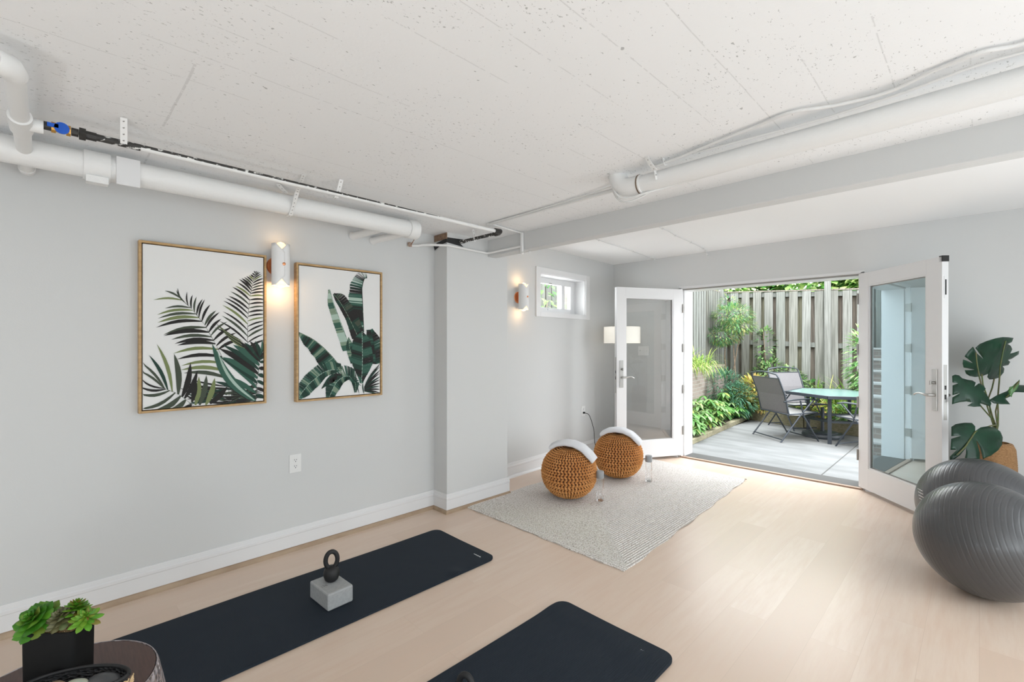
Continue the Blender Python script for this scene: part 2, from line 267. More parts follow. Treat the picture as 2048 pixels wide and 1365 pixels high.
# ------------------------------------------------------------------ mesh builder
class MB:
    def __init__(s): s.v = []; s.f = []; s.m = []
    def add(s, vs, fs, mi=0):
        b = len(s.v); s.v += [tuple(x) for x in vs]; s.f += [tuple(i+b for i in f) for f in fs]; s.m += [mi]*len(fs); return s
    def box(s, c, d, rot=0, mi=0, M=None):
        x, y, z = d[0]/2, d[1]/2, d[2]/2
        vs = [Vector((a*x, b*y, e*z)) for a in (-1, 1) for b in (-1, 1) for e in (-1, 1)]
        if rot: vs = [Matrix.Rotation(rot, 3, 'Z') @ q for q in vs]
        if M: vs = [M @ q for q in vs]
        vs = [q+Vector(c) for q in vs]
        return s.add(vs, [(0, 1, 3, 2), (4, 6, 7, 5), (0, 4, 5, 1), (2, 3, 7, 6), (0, 2, 6, 4), (1, 5, 7, 3)], mi)
    def bb(s, x0, x1, y0, y1, z0, z1, mi=0): return s.box(((x0+x1)/2, (y0+y1)/2, (z0+z1)/2), (abs(x1-x0), abs(y1-y0), abs(z1-z0)), 0, mi)
    def beam(s, a, b, w, h, up=(0, 0, 1), mi=0):
        a = Vector(a); b = Vector(b); t = (b-a).normalized(); u = Vector(up); sd = t.cross(u)
        if sd.length < 1e-4: sd = t.cross(Vector((1, 0, 0)))
        sd.normalize(); u2 = sd.cross(t)
        vs = [p+sd*(i*w/2)+u2*(j*h/2) for p in (a, b) for i, j in ((-1, -1), (1, -1), (1, 1), (-1, 1))]
        return s.add(vs, [(0, 3, 2, 1), (4, 5, 6, 7), (0, 1, 5, 4), (1, 2, 6, 5), (2, 3, 7, 6), (3, 0, 4, 7)], mi)
    def tube(s, pts, r, seg=12, mi=0, cap=True, flat=1):
        pts = [Vector(p) for p in pts]; k = len(pts); rs = r if isinstance(r, (list, tuple)) else [r]*k
        t0 = (pts[1]-pts[0]).normalized(); nrm = t0.orthogonal().normalized(); vs = []; 
        for i, p in enumerate(pts):
            t = (pts[min(i+1, k-1)]-pts[max(i-1, 0)]).normalized()
            nrm = (nrm - t*nrm.dot(t)).normalized(); bn = t.cross(nrm)
            for j in range(seg):
                a = 2*PI*j/seg; vs.append(p+nrm*(math.cos(a)*rs[i])+bn*(math.sin(a)*rs[i]*flat))
        fs = [(i*seg+j, i*seg+(j+1) % seg, (i+1)*seg+(j+1) % seg, (i+1)*seg+j) for i in range(k-1) for j in range(seg)]
        if cap: fs += [tuple(range(seg))[::-1], tuple((k-1)*seg+j for j in range(seg))]
        return s.add(vs, fs, mi)
    def lathe(s, prof, seg=32, o=(0, 0, 0), mi=0, M=None, sxy=(1, 1)):
        o = Vector(o); vs = []
        for r, z in prof:
            for j in range(seg):
                a = 2*PI*j/seg; q = Vector((r*math.cos(a)*sxy[0], r*math.sin(a)*sxy[1], z)); vs.append((M @ q if M else q)+o)
        k = len(prof)
        fs = [(i*seg+j, i*seg+(j+1) % seg, (i+1)*seg+(j+1) % seg, (i+1)*seg+j) for i in range(k-1) for j in range(seg)]
        if prof[0][0] > 1e-6: fs.append(tuple(range(seg))[::-1])
        if prof[-1][0] > 1e-6: fs.append(tuple((k-1)*seg+j for j in range(seg)))
        return s.add(vs, fs, mi)
    def prism(s, poly, vec, mi=0):
        vec = Vector(vec); k = len(poly); p = [Vector(q) for q in poly]
        return s.add(p+[q+vec for q in p], [tuple(range(k))[::-1], tuple(range(k, 2*k))]+[(i, (i+1) % k, (i+1) % k+k, i+k) for i in range(k)], mi)
    def blade(s, base, dirv, length, width, droop=.3, seg=4, mi=0, side=None, fold=.15, shape=1):
        d = Vector(dirv).normalized(); sd = side.normalized() if side else d.cross(Vector((0, 0, 1)))
        if sd.length < .05: sd = Vector((1, 0, 0))
        sd.normalize(); up = sd.cross(d); vs = []; p = Vector(base)
        for i in range(seg+1):
            t = i/seg; w = width*math.sin(PI*min(1, (t*.92+.08))**shape)*.5 if i < seg else 0
            vs += [p+sd*w, p-up*(fold*w), p-sd*w]
            d = (d+Vector((0, 0, -droop/seg))).normalized(); p = p+d*(length/seg)
        fs = [q for i in range(seg) for q in ((i*3, i*3+1, i*3+4, i*3+3), (i*3+1, i*3+2, i*3+5, i*3+4))]
        return s.add(vs, fs, mi)
    def build(s, name, mats, parent=None, smooth=None, bevel=0, loc=None, weld=0, subsurf=0, solid=0):
        me = bpy.data.meshes.new(name); 
        org = Vector(loc) if loc is not None else Vector((0, 0, 0))
        me.from_pydata([tuple(Vector(q)-org) for q in s.v], [], s.f); 
        if not isinstance(mats, (list, tuple)): mats = [mats]
        for m in mats: me.materials.append(m)
        if len(mats) > 1: me.polygons.foreach_set('material_index', s.m)
        bm = bmesh.new(); bm.from_mesh(me)
        if weld: bmesh.ops.remove_doubles(bm, verts=bm.verts, dist=weld)
        if weld or len(s.v) < 4000: bmesh.ops.recalc_face_normals(bm, faces=bm.faces)
        bm.to_mesh(me); bm.free()
        if smooth is not None:
            me.polygons.foreach_set('use_smooth', [True]*len(me.polygons))
            me.set_sharp_from_angle(angle=math.radians(smooth))
        me.update()
        o = bpy.data.objects.new(name, me); COL.objects.link(o)
        if loc is not None: o.location = org
        if parent: o.parent = parent
        if bevel:
            b = o.modifiers.new('bevel', 'BEVEL'); b.width = bevel; b.segments = 2; b.limit_method = 'ANGLE'; b.angle_limit = math.radians(40)
        if solid:
            b = o.modifiers.new('thickness', 'SOLIDIFY'); b.thickness = solid
        if subsurf:
            b = o.modifiers.new('smoothing', 'SUBSURF'); b.levels = subsurf; b.render_levels = subsurf
        return o
def tag(o, label=None, cat=None, group=None, kind=None):
    if label: o['label'] = label
    if cat: o['category'] = cat
    if group: o['group'] = group
    if kind: o['kind'] = kind
    return o
def thing(name, label, cat, loc=(0, 0, 0), rz=0, group=None, kind=None):
    o = bpy.data.objects.new(name, None); COL.objects.link(o); o.location = loc; o.rotation_euler = (0, 0, rz); o.empty_display_size = .05
    return tag(o, label, cat, group, kind)
def copytree(o, parent=None):
    c = o.copy(); COL.objects.link(c)
    if parent: c.parent = parent
    for ch in [x for x in bpy.data.objects if x.parent == o]: copytree(ch, c)
    return c
def struct(name, mb, m, label, cat, **k): return tag(mb.build(name, m, **k), label, cat, kind='structure')
def arc(c, a, b, r, a0, a1, n=8):  # arc in the plane spanned by unit vectors a,b
    return [Vector(c)+Vector(a)*(r*math.cos(a0+(a1-a0)*i/n))+Vector(b)*(r*math.sin(a0+(a1-a0)*i/n)) for i in range(n+1)]

# ================================================================== the room
XW = -3.12; YF = 5.235; ZC = 2.21; ZF = 2.365; XR = 1.6; YB = -3.0; G = -.10
struct('floor', MB().bb(-3.42, XR, YB, YF+.03, -.12, 0), flo, 'pale oak plank floor with a pinkish cast', 'floor')
struct('ceiling', MB().bb(-3.4, XR, YB, 2.66, ZC, ZC+.25), conc, 'white painted concrete ceiling with board marks and pits', 'ceiling')
struct('ceiling', MB().bb(-3.6, XR, 2.70, YF+.15, ZF, ZF+.1), ceilwhite, 'smooth white ceiling beyond the beam', 'ceiling')
struct('trim_1', MB().bb(-2.95, XR, 2.637, 2.732, 2.07, ZF+.05), wallpaint, 'grey painted ceiling beam across the room', 'beam', bevel=.006)
struct('wall_left', MB().bb(XW-.12, XW, YB, 2.3, 0, ZC+.2), wallpaint, 'light grey wall behind the framed prints', 'wall')
struct('wall_pillar', MB().bb(-3.35, -2.946, 2.205, 2.87, 0, ZC+.02), wallpaint, 'light grey pillar where the left wall steps out', 'wall', bevel=.004)
# recessed far left wall with a window niche (slightly splayed plane)
def wl(y, off=0): return -3.28-.052*(y-3.2)-off
mbw = MB()
def wseg(y0, y1, z0, z1, d=.212):
    mbw.prism([(wl(y0), y0, z0), (wl(y1), y1, z0), (wl(y1)-d, y1, z0), (wl(y0)-d, y0, z0)], (0, 0, z1-z0))
NY0, NY1, NZ0, NZ1 = 3.70, 4.57, 1.67, 2.087
wseg(2.7, NY0, 0, ZF+.02); wseg(NY1, YF+.15, 0, ZF+.02); wseg(NY0, NY1, 0, NZ0); wseg(NY0, NY1, NZ1, ZF+.02)
struct('wall_left', mbw, wallpaint, 'light grey recessed wall with the small high window', 'wall')
OX0, OX1, OZ = -2.475, -.745, 1.985
mb = MB().bb(-3.66, OX0, YF, YF+.17, -.1, ZF+.02).bb(OX1, XR, YF, YF+.17, -.1, ZF+.02).bb(OX0, OX1, YF, YF+.17, OZ, ZF+.02)
struct('wall_far', mb, wallpaint, 'light grey end wall around the double doors', 'wall')
struct('wall_right', MB().bb(XR, XR+.1, YB, YF+.17, 0, ZF), wallpaint, 'light grey wall on the right side of the room', 'wall')
# back wall (behind the camera)
mb = MB().bb(-3.3, XR, YB-.1, YB, 0, ZC+.02)
struct('wall_back', mb, wallpaint, 'light grey wall behind the photographer', 'wall')
struct('wall_outside', MB().bb(-3.68, OX0-.02, YF+.17, YF+.25, G, 3.2).bb(OX1+.02, 3.0, YF+.17, YF+.25, G, 3.2).bb(OX0-.02, OX1+.02, YF+.17, YF+.25, OZ+.02, 3.2), extwall, 'brick outside face of the house wall', 'wall')

# baseboards: profile along a path
def baseboard(name, pts, inward, label, h=.135, t=.014):
    prof = [(0, h+.013), (t*.45, h+.013), (t*.6, h-.004), (t*.6, h-.010), (t, h-.016), (t, h-.030), (t*.8, h-.034), (t*.8, .028), (t*.8, 0), (0, 0)]
    shoe = [(t*.8, .026), (t*.8+.009, .023), (t*.8+.015, .014), (t*.8+.017, 0), (t*.8, 0)]
    def ext(pr):
        mb = MB(); k = len(pr); vs = []
        for (x, y), (ix, iy) in zip(pts, inward):
            vs += [(x+ix*a, y+iy*a, b) for a, b in pr]
        fs = [(i*k+j, i*k+(j+1) % k, (i+1)*k+(j+1) % k, (i+1)*k+j) for i in range(len(pts)-1) for j in range(k)]
        fs += [tuple(range(k)), tuple((len(pts)-1)*k+j for j in range(k))]
        mb.add(vs, fs); return mb
    b = struct(name, ext(prof), trimwhite, label, 'baseboard', smooth=25)
    return b, ext(shoe)
oakshoe = mat('oak_shoe_moulding', (.33, .23, .15), .5, color2=(.42, .31, .21), nscale=12, stretch=(2, .5, 1))
b, sh = baseboard('baseboard_left', [(XW, YB), (XW, 2.205), (-2.946, 2.205), (-2.946, 2.885)], [(1, 0), (1, -1), (1, -1), (1, 0)], 'white moulded baseboard along the left wall and pillar')
sh.build('shoe_moulding', oakshoe, b, smooth=30)
b, sh = baseboard('baseboard_far_left', [(wl(2.88), 2.88), (wl(YF), YF), (OX0-.02, YF)], [(1, 0), (1, -1), (0, -1)], 'white moulded baseboard along the recessed wall')
sh.build('shoe_moulding', trimwhite, b, smooth=30)
b, sh = baseboard('baseboard_far', [(OX1+.02, YF), (XR, YF)], [(0, -1), (0, -1)], 'white baseboard right of the doors')
sh.build('shoe_moulding', trimwhite, b, smooth=30)

# door frame
mb = MB().bb(OX0-.012, OX0+.018, YF-.002, YF+.26, -.05, OZ).bb(OX1-.018, OX1+.012, YF-.002, YF+.26, -.05, OZ).bb(OX0-.012, OX1+.012, YF-.002, YF+.26, OZ-.012, OZ+.012)
mb.bb(OX0+.018, OX0+.034, YF+.05, YF+.26, -.05, OZ).bb(OX1-.034, OX1-.018, YF+.05, YF+.26, -.05, OZ).bb(OX0, OX1, YF+.05, YF+.26, OZ-.03, OZ-.012)
fr = struct('trim_2', mb, trimwhite, 'white frame around the double door opening', 'door frame', bevel=.002)
MB().bb(OX0+.01, OX1-.01, YF+.038, YF+.05, OZ-.026, OZ-.013).build('weatherstrip', steel, fr)
sill = struct('trim_3', MB().bb(OX0, OX1, YF+.035, YF+.26, -.05, .012), mat('bronze_threshold', (.055, .052, .05), .6), 'dark metal threshold of the double doors', 'threshold', bevel=.003)
MB().bb(OX0, OX1, YF-.012, YF+.03, 0, .014).build('reducer_strip', mat('oak_reducer', (.42, .29, .21), .5), sill, bevel=.004)

# French door leaf; local x from the hinge along the leaf, local y away from the room side seen
def leaf(name, P, D, Wd, glassm, label, zb=.032, zt=1.963, gx=(.135, .735), gz=(.235, 1.84)):
    ang = math.atan2(D[1], D[0]); o = thing(name, label, 'door', (P[0], P[1], 0), ang, kind='structure')
    M = Matrix.Rotation(ang, 3, 'Z'); out = (M @ Vector((0, 1, 0))); sgn = 1 if out.dot(Vector((P[0], P[1], 0))) > 0 else -1
    T = .045*sgn; g0, g1_ = gx
    def bx(x0, x1, z0, z1, y0=0, y1=T): return MB().bb(x0, x1, min(y0, y1), max(y0, y1), z0, z1)
    bx(0, g0-.012, zb, zt).build('stile', trimwhite, o, bevel=.0015)
    bx(g1_+.012, Wd, zb, zt).build('stile', trimwhite, o, bevel=.0015)
    bx(g0-.012, g1_+.012, gz[1]+.012, zt).build('top_rail', trimwhite, o, bevel=.001)
    bx(g0-.012, g1_+.012, zb, gz[0]-.012).build('bottom_rail', trimwhite, o, bevel=.001)
    bd = MB()
    for yy in (T*.08, T*.72):
        y0, y1 = yy, yy+T*.2
        a, b = min(y0, y1), max(y0, y1)
        bd.bb(g0-.012, g0, a, b, gz[0]-.012, gz[1]+.012).bb(g1_, g1_+.012, a, b, gz[0]-.012, gz[1]+.012)
        bd.bb(g0, g1_, a, b, gz[0]-.012, gz[0]).bb(g0, g1_, a, b, gz[1], gz[1]+.012)
    bd.build('glazing_bead', trimwhite, o)
    sp = MB().bb(g0, g0+.008, T*.5-.005, T*.5+.005, gz[0], gz[1]).bb(g1_-.008, g1_, T*.5-.005, T*.5+.005, gz[0], gz[1]).bb(g0, g1_, T*.5-.005, T*.5+.005, gz[1]-.008, gz[1]).bb(g0, g1_, T*.5-.005, T*.5+.005, gz[0], gz[0]+.008)
    sp.build('spacer_bar', steel, o)
    MB().add([(g0, T*.45, gz[0]), (g1_, T*.45, gz[0]), (g1_, T*.45, gz[1]), (g0, T*.45, gz[1])], [(0, 1, 2, 3)]).build('glass_pane', glassm, o)
    # handles on both faces
    hx = Wd-.058
    for side, y0 in ((-1, 0.0), (1, T)):
        s2 = side*sgn
        pl = MB().bb(hx-.022, hx+.022, min(y0, y0+s2*.008), max(y0, y0+s2*.008), .84, 1.143).build('handle_plate', chrome, o, bevel=.002)
        hz = .955; y1 = y0+s2*.008; y2 = y0+s2*.05
        pts = [(hx, y1, hz), (hx, y2, hz), (hx-.02, y2+s2*.004, hz), (hx-.045, y2, hz+.004), (hx-.08, y2, hz+.008), (hx-.105, y2, hz+.004), (hx-.125, y2, hz-.006), (hx-.13, y2, hz-.012)]
        MB().tube(pts, [.011, .011, .010, .008, .006, .006, .006, .005], 10).build('handle', chrome, pl, smooth=50)
        MB().tube([(hx, y1, 1.045), (hx, y1+s2*.02, 1.045)], .011, 12).box((hx, y1+s2*.024, 1.045), (.008, .012, .03)).build('thumb_turn', steel, pl, smooth=40)
    # latch edge: strip, strike, flush bolt
    ed = MB().bb(Wd, Wd+.0015, T*.25 if sgn > 0 else T*.75, T*.75 if sgn > 0 else T*.25, .78, 1.18).build('latch_plate', chrome, o)
    MB().bb(Wd+.001, Wd+.0025, T*.5-.006, T*.5+.006, .93, .965).bb(Wd+.001, Wd+.0025, T*.5-.006, T*.5+.006, 1.00, 1.03).build('latch_hole', darkslot, ed)
    # hinges
    for hz in (.32, .80, 1.28, 1.74):
        h = MB().bb(-.003, .0, min(0, T*.9), max(0, T*.9), hz-.045, hz+.045)
        h.tube([(-.004, -.006*sgn, hz-.05), (-.004, -.006*sgn, hz+.05)], .007, 10)
        h.build('hinge', steel, o, smooth=40)
    return o, T
d1, T1 = leaf('door_1', (-2.438, 5.222), (-.466, -.885), .861, glassL, 'left white French door leaf standing open')
d2, T2 = leaf('door_2', (-.775, 5.218), (.662, -.75), .885, glassR, 'right white French door leaf with blue reflections')
MB().bb(.86, .89, min(0, T2), max(0, T2), 1.925, 1.968).build('corner_seal', darkslot, d2)
sl = MB().bb(.885, .888, T2*.3, T2*.8, 1.66, 1.82).build('flush_bolt', trimwhite, d2)
MB().bb(.887, .8895, T2*.42, T2*.62, 1.685, 1.795).build('bolt_slot', darkslot, sl)
# hinge leaves let into the frame
for k, (x, s) in enumerate(((OX0+.018, 1), (OX1-.018, -1))):
    for hz in (.32, .80, 1.28, 1.74):
        MB().bb(x, x+s*.003, YF, YF+.045, hz-.045, hz+.045).build('frame_hinge', steel, fr)

# window niche
ny = NY0; 
def slab(y0, y1, z0, z1, o0, o1):  # box following the splayed wall, o = depth behind the wall face
    return [(wl(y0, o0), y0, z0), (wl(y1, o0), y1, z0), (wl(y1, o1), y1, z0), (wl(y0, o1), y0, z0)], (0, 0, z1-z0)
win = thing('window_1', 'small high white sliding window in a deep niche', 'window', (0, 0, 0), kind='structure')
mb = MB()
for a in ((3.629, NY0, NZ0-.05, 2.15), (NY1, 4.655, NZ0-.05, 2.15), (NY0, NY1, NZ0-.05, NZ0), (NY0, NY1, NZ1, 2.15)): mb.prism(*slab(*a, -.015, 0))
mb.build('casing', trimwhite, win, bevel=.002)
mb = MB()
for a in ((NY0-.0, NY0+.006, NZ0, NZ1), (NY1-.006, NY1, NZ0, NZ1), (NY0, NY1, NZ0, NZ0+.006), (NY0, NY1, NZ1-.006, NZ1)): mb.prism(*slab(*a, 0, .17))
mb.build('niche_lining', trimwhite, win)
mb = MB(); FZ0, FZ1 = NZ0+.006, NZ1-.006
for a in ((NY0, 3.80, FZ0, FZ1), (4.475, NY1-.006, FZ0, FZ1), (3.80, 4.475, FZ0, 1.742), (3.80, 4.475, 2.015, FZ1)): mb.prism(*slab(*a, .15, .20))
wf = mb.build('window_frame', trimwhite, win, bevel=.002)
mb = MB().prism(*slab(4.285, 4.345, 1.742, 2.015, .145, .19)); mb.build('meeting_stile', trimwhite, wf, bevel=.002)
MB().prism(*slab(4.02, 4.10, 1.715, 1.728, .14, .15)).build('latch', switchm, wf)
MB().prism(*slab(4.05, 4.09, 2.018, 2.026, .14, .15)).build('latch', steel, wf)
for y0, y1 in ((3.80, 4.285), (4.345, 4.475)):
    MB().add([(wl(y0, .17), y0, 1.742), (wl(y1, .17), y1, 1.742), (wl(y1, .17), y1, 2.015), (wl(y0, .17), y0, 2.015)], [(0, 1, 2, 3)]).build('glass_pane', winglass, win)

# ================================================================== pipes and wires under the concrete ceiling
def pipe(pts, r, name, m, par=None, seg=16): return MB().tube(pts, r, seg).build(name, m, par, smooth=50)
PX, PZ, PR = -2.79, 2.128, .056
t = thing('drain_pipe', 'thick white pipe along the left wall under the ceiling', 'pipe', (PX, 1.7, PZ))
def child_world(o, p): o.parent = p; o.matrix_parent_inverse = Matrix.Translation(-Vector(p.location)); return o
def rel(mb, name, m, p, **k):
    o = mb.build(name, m, None, **k); o.parent = p; o.location = o.location-Vector(p.location) if True else o.location; return o
rel(MB().tube([(PX, YB, PZ), (PX, 1.79, PZ)], PR, 28), 'pipe_run', pipewhite, t, smooth=50)
rel(MB().tube([(PX, 1.75, PZ), (PX, 1.82, PZ)], PR+.009, 28).tube([(PX, 1.82, PZ), (PX, 1.832, PZ), (PX, 1.838, PZ)], [PR+.009, PR, .03], 28), 'end_cap', pipewhite, t, smooth=50)
rel(MB().tube([(PX, .10, PZ), (PX, .19, PZ)], PR+.008, 28).box((PX+.02, .145, PZ-PR-.012), (.05, .075, .03)), 'coupling_clamp', pipewhite, t, smooth=40)
for y0, zz in ((1.60, 2.105), (1.755, 2.098)):
    rel(MB().tube([(PX, y0-.02, zz), (XW+.012, y0-.085, zz-.012), (XW, y0-.087, zz-.012)], [.024, .024, .031], 16), 'wall_stub', pipewhite, t, smooth=50)
tag(MB().box((-2.735, .25, 2.115), (.012, .085, .125)).build('white_card', trimwhite, None, bevel=.002, loc=(-2.735, .25, 2.115)), 'blank white card fixed over the thick wall pipe', 'card')
# perforated straps
def strap(pts, label, w=.022, m=None):
    mb = MB(); pts = [Vector(p) for p in pts]
    for a, b in zip(pts, pts[1:]): mb.beam(a, b, w, .002, up=(0, 0, 1) if abs((b-a).normalized().z) < .8 else (1, 0, 0))
    for a, b in zip(pts, pts[1:]):
        nn = max(1, int((b-a).length/.022)); d = (b-a)/nn
        for i in range(nn):
            c = a+d*(i+.5); mb.tube([c+Vector((.0005, -.0005, 0)), c+Vector((.002, -.001, 0))], .0035, 8, mi=1)
    o = mb.build('hanger_strap', [m or pipewhite, steel], None, loc=pts[0]); tag(o, label, 'pipe strap', None)
    return o
strap([(-2.34, .20, ZC), (-2.40, .205, 2.13)], 'perforated white strap nearest the blue valve')
strap([(-2.47, .93, ZC), (-2.66, .965, 2.17), (-2.72, .97, 2.115), (-2.77, .97, 2.068), (-2.81, .97, 2.066)], 'perforated white strap wrapped under the thick wall pipe')
strap([(-2.40, 1.10, ZC), (-2.43, 1.10, 2.165), (-2.462, 1.10, 2.128), (-2.49, 1.10, 2.125), (-2.50, 1.10, 2.14)], 'perforated white strap looped round the thin dark pipe')
strap([(-2.70, .88, ZC-.004), (-2.76, .94, 2.185)], 'short bent strap between the ceiling and the thick pipe')
# branch pipe from upper left corner
t = thing('branch_pipe', 'white elbowed pipe crossing the top left corner', 'pipe', (-2.43, -.078, 2.13))
zb = 2.13
pts = [(-1.93, -.50, zb+.02), (-1.93, -.14, zb+.01)]+[(-1.93-.06*math.sin(a), -.14+.06*(1-math.cos(a)), zb) for a in (0.4, .8, 1.2, 1.57)]+[(-2.05, -.078, zb), (-3.06, -.078, zb)]
rel(MB().tube(pts, .025, 20), 'pipe_run', pipewhite, t, smooth=50)
rel(MB().tube([(-1.945, -.115, zb), (-1.96, -.088, zb), (-2.01, -.078, zb)], [.033, .034, .031], 20), 'elbow', pipewhite, t, smooth=50)
rel(MB().tube([(-2.36, -.078, zb), (-2.50, -.078, zb)], .032, 20).tube([(-2.43, -.078, zb), (-2.43, -.02, zb)], .024, 16), 'tee_fitting', pipewhite, t, smooth=50)
rel(MB().tube([(-3.03, -.078, zb), (-3.06, -.078, zb)], .029, 20), 'end_collar', pipewhite, t, smooth=50)
# gas line with valve
def gp(y): return Vector((-2.425-.05*(y+.02)/2.35, y, 2.138+.012*(y+.02)/2.35))
t = thing('iron_supply_line', 'thin dark iron pipe with blue valve below the concrete ceiling', 'pipe', gp(.0))
rel(MB().tube([gp(.12), gp(.6), gp(1.2), gp(1.8), gp(2.30)], .0125, 14), 'pipe_run', pipewhite, t, smooth=50)
of = Vector((.007, 0, .0035)); rel(MB().tube([gp(.12)+Vector((.001, 0, 0)), gp(.26)+Vector((.001, 0, 0))], .0132, 14).tube([gp(.24)+of, gp(.6)+of, gp(1.2)+of, gp(1.78)+of], [.0078, .0078, .007, .005], 10), 'unpainted_side', darkpipe, t, smooth=50)
rel(MB().tube([gp(-.02), gp(.0)], .015, 14), 'nipple', iron, t, smooth=40)
rel(MB().tube([gp(-.0), gp(.012), gp(.0121), gp(.04), gp(.0401), gp(.052)], [.020, .020, .015, .015, .020, .020], 8).tube([gp(.025), gp(.025)+Vector((.02, 0, -.005))], .008, 8), 'valve_body', brass, t, smooth=30)
hv = MB(); c0 = gp(.028)+Vector((.021, 0, -.004))
hv.lathe([(0, 0), (.021, 0), (.021, .006), (0, .006)], 20, c0, M=Matrix.Rotation(PI/2, 3, 'Y')).box(c0+Vector((.003, -.024, .004)), (.006, .03, .014))
rel(hv, 'valve_handle', blue, t, smooth=40)
rel(MB().tube([gp(.054), gp(.074)], .015, 12).tube([gp(.076), gp(.094)], .025, 6).tube([gp(.094), gp(.125)], .017, 8), 'pipe_union', iron, t, smooth=30)
rel(MB().tube([gp(2.28), Vector((-2.472, 2.33, 2.152)), Vector((-2.50, 2.345, 2.152)), Vector((-2.54, 2.345, 2.151))], .020, 14), 'elbow', iron, t, smooth=50)
rel(MB().tube([(-2.54, 2.345, 2.151), (-2.97, 2.33, 2.148)], .0125, 14), 'branch_run', darkpipe, t, smooth=50)
# hole in pillar
t = thing('wall_hole', 'broken hole with bare brick at the top of the pillar', 'hole', (-2.95, 2.20, 2.16))
rel(MB().bb(-3.11, -2.943, 2.200, 2.206, 2.155, 2.205), 'bare_brick', brickbrown, t)
hm = MB(); hm.add([(-3.115, 2.199, 2.12), (-3.07, 2.199, 2.142), (-2.943, 2.199, 2.158), (-2.943, 2.199, 2.128), (-3.0, 2.199, 2.12), (-3.06, 2.199, 2.10), (-3.10, 2.199, 2.085)], [(0, 1, 2, 3, 4, 5, 6)])
hm.add([(-2.9445, 2.20, 2.168), (-2.9445, 2.37, 2.175), (-2.9445, 2.39, 2.15), (-2.9445, 2.34, 2.135), (-2.9445, 2.37, 2.115), (-2.9445, 2.2, 2.128)], [(0, 1, 2, 3, 4, 5)])
rel(hm, 'dark_cavity', darkslot, t, solid=.001)
strap([(-2.74, 2.30, ZC), (-2.755, 2.325, 2.16), (-2.765, 2.345, 2.13)], 'white strap holding the iron pipe near the pillar')
# slim white line from the rusty stub round the pillar and along the beam
t = thing('slim_copper_line', 'slim white painted line bent round the pillar to the beam', 'pipe', (-2.93, 2.6, 2.09))
rel(MB().tube([(-3.11, 1.985, 2.095), (-3.08, 2.03, 2.094), (-3.06, 2.05, 2.10), (-3.02, 2.10, 2.104), (-2.925, 2.20, 2.10), (-2.918, 2.60, 2.094), (-2.90, 2.622, 2.096), (-2.54, 2.622, 2.098)], .0095, 10), 'pipe_run', pipewhite, t, smooth=60)
rel(MB().box((-3.105, 1.97, 2.10), (.02, .03, .03), .4).tube([(-3.10, 1.985, 2.11), (-3.07, 1.99, 2.14)], .004, 6), 'rusty_bracket', rust, t)
rel(MB().box((-2.531, 2.624, 2.12), (.022, .022, .17)), 'drop_leg', pipewhite, t, bevel=.004)
rel(MB().tube([(-2.531, 2.62, 2.047), (-2.50, 2.60, 2.043), (-2.44, 2.60, 2.05), (-2.42, 2.60, 2.04), (-2.43, 2.60, 2.025)], .004, 8), 'hook', pipewhite, t, smooth=60)
t = thing('surface_conduit', 'narrow white surface conduit running to the pipe elbow', 'conduit', (-2.2, 2.26, 2.2))
rel(MB().bb(-2.53, -1.40, 2.252, 2.268, 2.192, ZC), 'raceway', conduit, t, bevel=.003)
rel(MB().tube([(-2.5, 2.248, 2.203), (-2.2, 2.243, 2.200), (-1.9, 2.238, 2.203), (-1.6, 2.215, 2.200), (-1.36, 2.17, 2.195)], .0045, 8), 'cable', conduit, t, smooth=60)
rel(MB().tube([(-2.50, 2.27, 2.203), (-2.515, 2.45, 2.20), (-2.531, 2.622, 2.20)], .006, 8), 'cable', pipewhite, t, smooth=60)
# large pipe to the right
QY, QZ, QR = 2.105, 2.135, .042
t = thing('waste_pipe', 'large white pipe with elbow running to the right above the beam', 'pipe', (-1.2, QY, QZ))
rel(MB().tube([(-1.21, QY, QZ), (XR, QY-.01, QZ)], QR, 28), 'pipe_run', pipewhite, t, smooth=50)
el = [(-1.19, QY, QZ)]+[Vector((-1.25-.085*math.sin(a), QY, QZ+.085*(1-math.cos(a)))) for a in (0.01, .4, .8, 1.2, 1.5)]
rel(MB().tube(el, QR+.006, 24), 'elbow', pipewhite, t, smooth=60)
rel(MB().tube([(-1.205, QY, QZ), (-1.198, QY, QZ)], QR+.0075, 24), 'joint_ring', barkm, t, smooth=40)
def wavy(pts, r, name, par, m=conduit):
    out = []
    for i in range(len(pts)-1):
        p0 = Vector(pts[max(i-1, 0)]); p1 = Vector(pts[i]); p2 = Vector(pts[i+1]); p3 = Vector(pts[min(i+2, len(pts)-1)])
        for k in range(6):
            s_ = k/6; out.append(.5*((2*p1)+(p2-p0)*s_+(2*p0-5*p1+4*p2-p3)*s_*s_+(3*p1-p0-3*p2+p3)*s_**3))
    out.append(Vector(pts[-1])); mb = MB().tube(out, r, 8)
    return rel(mb, name, m, par, smooth=60) if par else mb
t = thing('cable_bundle', 'painted cables drooping along the large pipe', 'cable', (-1.2, 2.0, 2.2))
wavy([(-1.35, 2.10, ZC), (-1.345, 2.085, 2.14), (-1.30, 2.08, 2.085), (-1.24, 2.09, 2.075), (-1.18, 2.10, 2.083), (-1.0, 2.16, 2.11), (-.6, 2.165, 2.12)], .006, 'cable_loop', t)
wavy([(-1.365, 2.12, ZC), (-1.36, 2.10, 2.14), (-1.31, 2.10, 2.072), (-1.24, 2.11, 2.066), (-1.17, 2.13, 2.09)], .0045, 'cable_loop', t)
